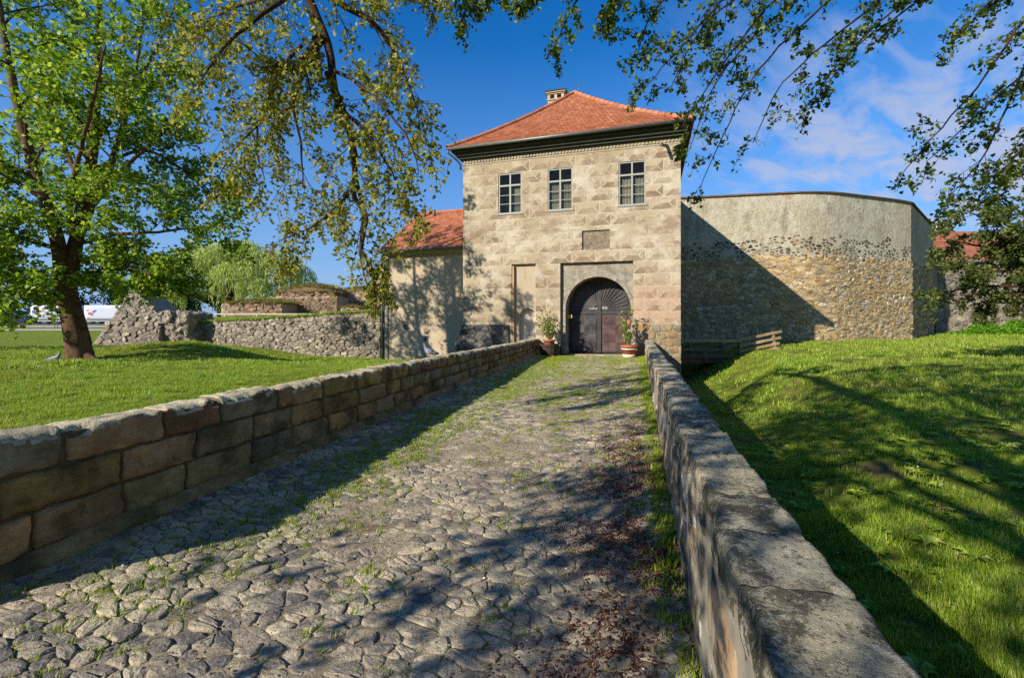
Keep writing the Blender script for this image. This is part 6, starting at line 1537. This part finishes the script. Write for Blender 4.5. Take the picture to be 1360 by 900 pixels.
    # ---- ruined casemates with turf on top
    def faced(K, x0, x1, z1, y, mat, du=0.34, dv=0.17, left=0.0):
        rubble_skin(K, lambda u: (u, y, 0.0, -1.0), x0, x1, -0.2, z1, du, dv, 0.012, 0.10, mat, rng, lambda u, v: v < z1 - 0.12 - 0.25 * max(0, mnoise.noise(Vector((u * 1.3, z1, y)))) and u - x0 > left * max(0, v - 0.2) / z1, 60)
    def tier(K, x0, x1, y0, y1, z0, z1, mat, seed):
        v_, f_ = rounded_block(x1 - x0, y1 - y0, z1 - z0, 0.12, (int((x1 - x0) * 6), int((y1 - y0) * 5), max(4, int((z1 - z0) * 7))), 0.10, 1.4, seed)
        m = MB(); m.add([Vector((v.x + (x0 + x1) / 2, v.y + (y0 + y1) / 2, v.z + (z0 + z1) / 2)) + mnoise.noise_vector(v * 5) * 0.07 for v in v_], f_, False); m.build('masonry_tier', mat, K)
    def cap(K, x0, x1, y0, y1, z, bulge, seed):
        nr_ = np.random.default_rng(seed); m = MB(); nx_, ny_ = 14, 8; vs = []
        for i in range(nx_ + 1):
            for j in range(ny_ + 1):
                a_, b_ = i / nx_, j / ny_; x = x0 + (x1 - x0) * a_; y = y0 + (y1 - y0) * b_; vs.append((x, y, z + bulge * (4 * a_ * (1 - a_) * 4 * b_ * (1 - b_)) ** 0.5 + 0.12 * mnoise.noise(Vector((x * 1.5, y * 1.5, seed)))))
        m.add(vs, [(i * (ny_ + 1) + j, (i + 1) * (ny_ + 1) + j, (i + 1) * (ny_ + 1) + j + 1, i * (ny_ + 1) + j + 1) for i in range(nx_) for j in range(ny_)], True); m.build('turf_cap', M['soil_brown'], K)
        n_ = int((x1 - x0) * (y1 - y0) * 60); i_ = nr_.integers(0, len(vs), n_); P_ = np.array(vs)[i_] + nr_.normal(0, [0.2, 0.2, 0.02], (n_, 3)); TV, TF = tuft(random.Random(5), 7, 0.16, 0.15, 0.04)
        tag(link('turf_grass', scatter_mesh('turf_grass', TV, TF, P_, rot_z(nr_.uniform(0, 6.28, n_)), nr_.uniform(0.6, 1.4, n_)[:, None] * np.ones((1, 3))), M['turf'], K), kind='stuff')
    k = empty('brick_ruin', (-20.6, 36.0, 1.5), 0, 'low rectangular block of the ruin with mossy sloping top behind the rail fence', 'ruin')
    tier(k, -2.6, 2.3, 0, 3.0, -0.3, 1.35, M['brick_ruin'], 2.2); faced(k, -2.6, 2.35, 1.5, -0.02, M['ruin_tan'], left=1.6); cap(k, -2.2, 2.4, -0.1, 3.0, 1.34, 0.25, 3)
    k = empty('brick_ruin', (-17.9, 38.6, 1.5), 0, 'tall stepped block of the ruin capped with turf behind the rail fence', 'ruin')
    tier(k, -2.6, 3.0, 0, 4.0, -0.3, 1.95, M['brick_ruin'], 5.1); faced(k, -2.6, 3.0, 2.05, -0.03, M['ruin_tan'], left=0.5); tier(k, -2.3, 2.7, 0.25, 4.0, 1.8, 2.35, M['brick'], 6.4); faced(k, -2.3, 2.7, 2.5, 0.2, M['ruin_tan'], 0.3, 0.13, 0.2); cap(k, -2.2, 2.6, 0.2, 4.0, 2.35, 0.75, 4)
    k = empty('brick_ruin', (-14.3, 41.4, 1.5), 0, 'dark vaulted block of the ruin with a brick arch opening beside the house wing', 'ruin')
    tier(k, -2.2, 2.6, 0, 4.0, -0.3, 1.9, M['brick_ruin'], 7.7); tier(k, -1.6, 1.5, 0.3, 3.6, 1.7, 2.6, M['brick_ruin'], 8.3); faced(k, -2.2, 2.6, 1.95, -0.03, M['ruin_tan']); cap(k, -1.6, 1.5, 0.3, 3.6, 2.55, 0.5, 5); cap(k, 1.4, 2.6, 0.0, 3.6, 1.88, 0.2, 6)
    a = MB(); arch_ring(a, 0.3, 0.5, 0.8, 0.7, -0.2, -0.22, 0.1); a.build('brick_arch', M['brick'], k)
    a = MB(); a.prism([(-0.2, -0.2), (0.8, -0.2)] + [(x, z) for x, z in arch_pts(0.3, 0.5, 0.7, 10)][::-1], -0.15, -0.12); a.build('arch_shade_panel', M['iron'], k)  # dark panel painted as the shade inside the arch
    k = empty('brick_ruin', (-12.9, 36.0, 1.5), 0, 'small squat stub of ruined wall in front of the vaulted block', 'ruin'); tier(k, -0.75, 0.75, 0, 1.2, -0.3, 0.95, M['brick_ruin'], 9.3); faced(k, -0.75, 0.75, 1.05, -0.03, M['ruin_tan'], 0.3, 0.16); cap(k, -0.7, 0.7, 0, 1.2, 0.95, 0.15, 7)
    # ---- rail fence along the terrace
    Fn = empty('rail_fence', (-23.5, 32.6, 1.6), 0, 'simple grey timber rail fence on the terrace in front of the brick ruin', 'fence')
    xs = [0.0, 0.9, 3.0, 5.4, 7.5, 9.7, 11.9, 14.1]
    for i, x in enumerate(xs): b = MB(); b.box(x - 0.06, x + 0.06, -0.06 - x * 0.10, 0.06 - x * 0.10, -0.4, 0.26); b.build('post', M['fence_wood'], Fn)
    for x0, x1 in zip(xs[:-1], xs[1:]): b = MB(); b.bar((x0 - 0.03, -x0 * 0.10, 0.31), (x1 - 0.035, -x1 * 0.10, 0.31 + rng.uniform(-0.01, 0.01)), 0.12, 0.09); b.build('rail', M['fence_wood'], Fn)
M['soil_brown'] = plain('bare brown soil', srgb(118, 96, 64), 0.95, 0.1, 3, 0.3)
M['ruin_tan'] = stone_mat('brownish ruin stone', [(0.0, srgb(172, 148, 118)), (0.3, srgb(150, 126, 100)), (0.6, srgb(186, 164, 134)), (0.8, srgb(158, 118, 92)), (1.0, srgb(134, 118, 100))], lichen=srgb(194, 180, 152), lich_amt=0.4, dark=srgb(112, 92, 74), scale=1.0, bump=0.9)
M['fence_wood'] = plain('bleached grey wood', srgb(190, 176, 152), 0.85, 0.2, 6, 0.2)
build_ruins()

# ================================================================== road, trailers, van
M['asphalt'] = plain('grey asphalt', srgb(74, 73, 71), 0.9, 0.2, 3, 0.2)
M['kerb'] = plain('pale kerb stone', srgb(150, 146, 136), 0.85, 0.2, 3, 0.15)
M['trailer'] = plain('white trailer panel', srgb(196, 198, 200), 0.4, 0.5, 2, 0.04)
M['red_print'] = plain('red print', srgb(190, 44, 40), 0.5, 0.4)
M['blue_print'] = plain('blue print', srgb(46, 84, 180), 0.5, 0.4)
M['grey_print'] = plain('grey print', srgb(92, 96, 110), 0.5, 0.4)
M['rubber'] = plain('black rubber', srgb(34, 34, 34), 0.8, 0.2)
M['steel'] = plain('galvanised steel', srgb(160, 164, 166), 0.4, 0.5, 6, 0.1, Metallic=0.6)
M['van_paint'] = plain('dark blue van paint', srgb(34, 38, 48), 0.25, 0.6, 2, 0.1)
M['van_glass'] = plain('tinted glass', srgb(38, 48, 54), 0.08, 0.7, 2, 0.05)

def build_far_left():
    r = MB(); r.add([(-260, 62, 0.50), (-45, 62, 0.50), (-45, 98, 0.50), (-260, 98, 0.50)], [(0, 1, 2, 3)]); tag(r.build('road', M['asphalt']), kind='structure')
    r = MB(); r.box(-120, -36, 46.6, 47.3, 0.30, 0.50); tag(r.build('kerb', M['kerb']), kind='structure')
    r = MB(); r.box(-260, -45, 61.6, 61.98, 0.30, 0.60); tag(r.build('kerb', M['kerb']), kind='structure')
    def wheel(x, y, rad, parent, w=0.3):
        m = MB(); m.tube([(x, y, rad), (x, y + w, rad)], rad, 18); o = m.build('wheel', M['rubber'], parent); h = MB(); h.tube([(x, y - 0.012, rad), (x, y + 0.05, rad)], rad * 0.55, 14); h.build('hub', M['steel'], o)
    def trailer(X, Y, Ln, label, marks):
        T = empty('box_trailer', (X, Y, 0.50), 0, label, 'trailer', 'white box trailers parked along the road')
        b = MB(); b.add(*[(lambda v, f: ([Vector((q.x + Ln / 2, q.y + 1.2, q.z + 2.05)) for q in v], f))(*rounded_block(Ln, 2.4, 2.75, 0.10, (10, 4, 6), 0.0, 1, 0))][0], True); b.build('box_body', M['trailer'], T)
        c = MB(); c.box(0.2, Ln - 0.2, 0.25, 2.15, 0.45, 0.66); c.build('chassis', M['rubber'], T)
        sk = MB(); sk.box(0.5, Ln - 0.4, 0.04, 0.09, 0.38, 0.62); sk.build('side_guard', M['steel'], T)
        for x in (Ln * 0.62, Ln * 0.62 + 1.1): 
            wheel(x, 0.12, 0.42, T); wheel(x, 1.95, 0.42, T)
        wheel(1.4, 0.12, 0.42, T); wheel(1.4, 1.95, 0.42, T)
        for (x, z, w, h, mt) in marks: p = MB(); p.box(x, x + w, -0.006, -0.002, z, z + h); p.build('printed_mark', M[mt], T)
    trailer(-89.6, 84.0, 8.2, 'white box trailer with blue and red squares partly hidden by the maple trunk', [(0.35, 1.95, 0.62, 0.5, 'blue_print'), (0.85, 1.6, 0.5, 0.36, 'red_print'), (1.3, 2.65, 0.42, 0.3, 'red_print'), (2.2, 2.65, 0.55, 0.25, 'red_print'), (2.85, 2.65, 0.55, 0.25, 'red_print'), (2.3, 1.5, 0.3, 0.2, 'grey_print'), (2.3, 1.12, 1.3, 0.16, 'grey_print'), (3.8, 1.12, 0.9, 0.16, 'grey_print'), (5.2, 2.1, 0.5, 0.45, 'blue_print'), (1.9, 1.12, 0.2, 0.14, 'grey_print')])
    trailer(-79.6, 84.0, 8.2, 'white box trailer with small red and blue marks beside the stone pier', [(0.55, 2.3, 0.3, 0.26, 'grey_print'), (0.8, 1.7, 0.6, 0.35, 'red_print'), (1.25, 1.5, 0.5, 0.35, 'red_print'), (1.6, 1.95, 0.42, 0.4, 'blue_print'), (1.9, 2.2, 0.4, 0.3, 'blue_print'), (0.6, 0.95, 0.28, 0.2, 'red_print')])
    # dark van
    V = empty('parked_van', (-79.0, 66.5, 0.50), 0, 'dark blue panel van parked on the road behind the lawn', 'van')
    prof = [(0.0, 0.35), (0.0, 1.9), (0.15, 2.15), (5.1, 2.18), (5.5, 2.05), (6.35, 1.32), (6.95, 1.10), (7.1, 0.75), (7.1, 0.35)]
    b = MB(); n = len(prof); vs = [(x, 0.06 + 0.10 * max(0, z - 1.1), z) for x, z in prof] + [(x, 1.94 - 0.10 * max(0, z - 1.1), z) for x, z in prof]
    b.add(vs, [tuple(range(n)), tuple(range(2 * n - 1, n - 1, -1))] + [(i, n + i, n + (i + 1) % n, (i + 1) % n) for i in range(n)]); b.build('body', M['van_paint'], V)
    g = MB(); g.add([(4.35, 0.10, 1.25), (5.95, 0.08, 1.25), (5.42, 0.14, 1.92), (4.35, 0.14, 1.92)], [(0, 1, 2, 3)]); g.build('side_window', M['van_glass'], V)
    g = MB(); g.add([(5.56, 0.2, 2.02), (6.34, 0.1, 1.36), (6.34, 1.9, 1.36), (5.56, 1.8, 2.02)], [(0, 1, 2, 3)]); g.build('windscreen', M['van_glass'], V)
    g = MB(); g.box(6.9, 7.12, 0.15, 0.5, 0.85, 1.05); g.build('headlight', M['steel'], V)
    g = MB(); g.box(-0.04, 7.14, 0.03, 1.97, 0.30, 0.46); g.build('bumper', M['rubber'], V)
    for x in (1.3, 5.9): wheel(x, -0.02, 0.36, V, 0.24); wheel(x, 1.78, 0.36, V, 0.24)
    for i, X in enumerate((-49.6, -49.3)):
        S = empty('sign_post', (X, 49.0, 0.35), 0, ['slim grey post standing alone beside the pale path', 'slim grey post with small plate beside the pale path'][i], 'post'); p = MB(); p.tube([(0, 0, 0), (0, 0, 2.75 - i * 0.4)], 0.035, 8); p.build('pole', M['steel'], S)
        pl = MB(); pl.box(-0.12, 0.12, -0.045, -0.038, 2.2 - i * 0.4, 2.5 - i * 0.4); pl.build('plate', M['steel'], S)
build_far_left()

# ================================================================== pots and pigeons
M['terracotta'] = plain('terracotta', srgb(176, 104, 70), 0.85, 0.2, 8, 0.2)
M['glaze'] = plain('pale glaze band', srgb(206, 190, 166), 0.7, 0.3, 8, 0.12)
M['tub'] = plain('dark wooden tub', srgb(70, 52, 40), 0.8, 0.2, 6, 0.3)
M['soil'] = plain('potting soil', srgb(58, 44, 34), 0.95, 0.1)
M['stem'] = plain('plant stem', srgb(124, 116, 74), 0.8, 0.2)
M['leaf_dk'] = leaf_mat('dark red leaves', [(0, srgb(60, 42, 40)), (1, srgb(96, 72, 62))], 0.2)
M['pigeon_grey'] = None

def potted(name, label, s, d, pot, stems, seed, hmax, spread, leafmat, nleaf, lsize, flower=False):
    rng = random.Random(seed); nr = np.random.default_rng(seed); X, Y = t2w(s, d); xb, yb = w2b(X, Y); z = float(deck_z(xb, yb)) + 0.012
    o = empty(name, (X, Y, z), 0, label, 'potted plant', 'potted plants by the gate')
    if pot == 'terra':
        p = MB(); p.lathe([(0.0, 0.0), (0.20, 0.0), (0.285, 0.40), (0.31, 0.40), (0.31, 0.46), (0.27, 0.46), (0.26, 0.40), (0.0, 0.40)], n=26); po = p.build('pot', M['terracotta'], o)
        p = MB(); p.lathe([(0.272, 0.30), (0.280, 0.30), (0.292, 0.355), (0.284, 0.355)], n=26); p.build('glaze_band', M['glaze'], po); p = MB(); p.lathe([(0.203, 0.0), (0.210, 0.0), (0.235, 0.13), (0.228, 0.13)], n=26); p.build('glaze_band', M['glaze'], po)
        top = 0.42
    else:
        p = MB(); p.lathe([(0.0, 0.0), (0.34, 0.0), (0.40, 0.44), (0.36, 0.44), (0.35, 0.38), (0.0, 0.38)], n=16, smooth=False); po = p.build('tub', M['tub'], o)
        for zz in (0.10, 0.32): p = MB(); p.lathe([(0.352 + zz * 0.12, zz), (0.362 + zz * 0.12, zz), (0.366 + zz * 0.12, zz + 0.04), (0.356 + zz * 0.12, zz + 0.04)], n=16, smooth=False); p.build('hoop', M['iron'], po)
        p = MB(); p.lathe([(0.16, 0.36), (0.24, 0.60), (0.26, 0.60), (0.25, 0.55), (0.0, 0.55)], n=18); p.build('inner_pot', M['terracotta'], po); top = 0.56
    sm = MB(); sm.lathe([(0.0, top - 0.03), (0.24 if pot == 'terra' else 0.22, top - 0.03)], n=14); sm.build('soil', M['soil'], o)
    st = MB(); lp = []
    for k in range(stems):
        a = rng.random() * 6.28; rr = spread * rng.random(); h = hmax * (0.55 + 0.45 * rng.random()); P = []
        for j in range(6): f = j / 5; P.append((rr * f ** 1.2 * math.cos(a) + rng.gauss(0, 0.012), rr * f ** 1.2 * math.sin(a) + rng.gauss(0, 0.012), top - 0.04 + (h - top) * f))
        st.tube(P, [0.010, 0.009, 0.008, 0.006, 0.005, 0.003], 5, True, False)
        for j in range(nleaf // stems):
            f = 0.2 + 0.8 * rng.random(); i = min(4, int(f * 5)); q = Vector(P[i]).lerp(Vector(P[i + 1]), f * 5 - i); lp.append(tuple(q + Vector((rng.gauss(0, 0.05), rng.gauss(0, 0.05), rng.gauss(0, 0.03)))))
    tag(st.build('stems', M['stem'], o), kind='stuff'); lp = np.array(lp); N = len(lp)
    tag(link('leaves', scatter_mesh('leaves', LEAF_V, LEAF_F, lp, rand_rot(nr, N, 0.5), nr.uniform(lsize * 0.6, lsize * 1.3, N)[:, None] * np.ones((1, 3))), leafmat, o), kind='stuff')
    if flower:
        f = MB(); f.lathe([(0.0, 1.20), (0.06, 1.22), (0.075, 1.36), (0.03, 1.42), (0.0, 1.43)], (-0.03, -0.16, 0), 12); f.build('hanging_pot', M['terracotta'], o)
        f = MB(); f.box(-0.10, 0.02, -0.21, -0.20, 0.98, 1.06); f.build('plant_tag', M['white_paint'], o)
potted('potted_shrub', 'leafy shrub in a banded terracotta pot right of the gate door', 7.02, -0.75, 'terra', 13, 3, 1.95, 0.42, M['leaf_pot'], 520, 0.095, True)
potted('potted_shrub', 'bushy pale shrub in a dark wooden tub left of the gate door', 3.98, -0.70, 'tub', 20, 6, 1.85, 0.55, M['leaf_pot'], 800, 0.095)

def pigeon_materials():
    g = G('grey pigeon plumage'); x = g.xyz(g.tc()); n = g.noise(g.tc(), 30, 4, 0.6)
    c = g.ramp(g.math('ADD', g.math('MULTIPLY', x[0], 2.6), 0.5), [(0.0, srgb(70, 74, 84)), (0.35, srgb(150, 152, 160)), (0.62, srgb(176, 174, 184)), (0.80, srgb(96, 100, 110)), (1.0, srgb(66, 72, 84))])
    bars = g.math('MULTIPLY', g.math('GREATER_THAN', g.math('SINE', g.math('MULTIPLY', x[0], 95.0)), 0.55), g.math('MULTIPLY', g.math('LESS_THAN', x[0], 0.0), g.math('GREATER_THAN', x[2], 0.10)))
    c = g.mix(g.math('MULTIPLY', bars, 0.8), c, srgb(50, 52, 58)); return g.done(c, 0.7, g.bump(n, 0.3, 0.01), 0.3)
M['pigeon_grey'] = pigeon_materials()
M['pigeon_red'] = plain('pink bird leg', srgb(170, 90, 84), 0.7, 0.3)
def pigeon(X, Y, z, rz, label, crouch=False):
    o = empty('pigeon', (X, Y, z), rz, label, 'pigeon')
    up = 0.0 if crouch else 1.0
    sp = [(-0.19, 0.075, 0.006, 0.022), (-0.13, 0.085, 0.016, 0.03), (-0.07, 0.105, 0.042, 0.045), (-0.01, 0.120, 0.058, 0.058), (0.045, 0.135 + 0.01 * up, 0.056, 0.055), (0.075, 0.165 + 0.02 * up, 0.040, 0.040), (0.088, 0.200 + 0.03 * up, 0.027, 0.028), (0.096, 0.232 + 0.035 * up, 0.026, 0.027), (0.112, 0.245 + 0.035 * up, 0.022, 0.022), (0.128, 0.243 + 0.035 * up, 0.009, 0.009), (0.146, 0.238 + 0.035 * up, 0.002, 0.002)]
    drop = 0.055 if crouch else 0.0
    vs = []; n = 12
    for i, (x, zz, hy, hz) in enumerate(sp):
        a, b = sp[max(0, i - 1)], sp[min(len(sp) - 1, i + 1)]; tx, tz = b[0] - a[0], b[1] - a[1]; l = math.hypot(tx, tz); nxv, nzv = -tz / l, tx / l
        for k in range(n):
            q = 6.28318 * k / n; vs.append((x + nxv * hz * math.sin(q), hy * math.cos(q), zz - drop + nzv * hz * math.sin(q)))
    m = MB(); m.add(vs, [(i * n + k, (i + 1) * n + k, (i + 1) * n + (k + 1) % n, i * n + (k + 1) % n) for i in range(len(sp) - 1) for k in range(n)] + [tuple(range(n))], True); m.build('body', M['pigeon_grey'], o)
    for s in (-1, 1):
        w = MB(); w.add([(0.05, s * 0.052, 0.145 - drop), (0.02, s * 0.064, 0.115 - drop), (-0.08, s * 0.052, 0.085 - drop), (-0.17, s * 0.022, 0.082 - drop), (-0.09, s * 0.045, 0.125 - drop), (0.0, s * 0.050, 0.165 - drop)], [(0, 1, 2, 3, 4, 5) if s > 0 else (5, 4, 3, 2, 1, 0)], True); w.build('wing', M['pigeon_grey'], o)
        e = MB(); e.lathe([(0.0, -0.004), (0.004, 0.0), (0.0, 0.004)], (0.103, s * 0.023, 0.252 + 0.035 * up - drop), 8); e.build('eye', M['iron'], o)
        if not crouch:
            l = MB(); l.tube([(0.0, s * 0.022, 0.085), (0.008, s * 0.022, 0.04), (0.0, s * 0.022, 0.004)], 0.005, 6)
            for a in (-0.5, 0.0, 0.5): l.tube([(0.0, s * 0.022, 0.005), (0.035 * math.cos(a), s * 0.022 + 0.035 * math.sin(a), 0.003)], 0.003, 5)
            l.build('leg', M['pigeon_red'], o)
px_, py_ = b2w(LX - 0.15, 9.36 * BC + (-2.59 + 0.0) * BS - 0.0)
pigeon(px_, py_, float(top_z(LX, 9.0)) + 0.006, R(200), 'grey pigeon standing on the crest of the left parapet')
gx, gy = -10.35, 10.2
pigeon(gx, gy, float(ground_z(gx, gy)) + 0.03, R(30), 'grey pigeon crouching on the lawn near the maple roots', True)
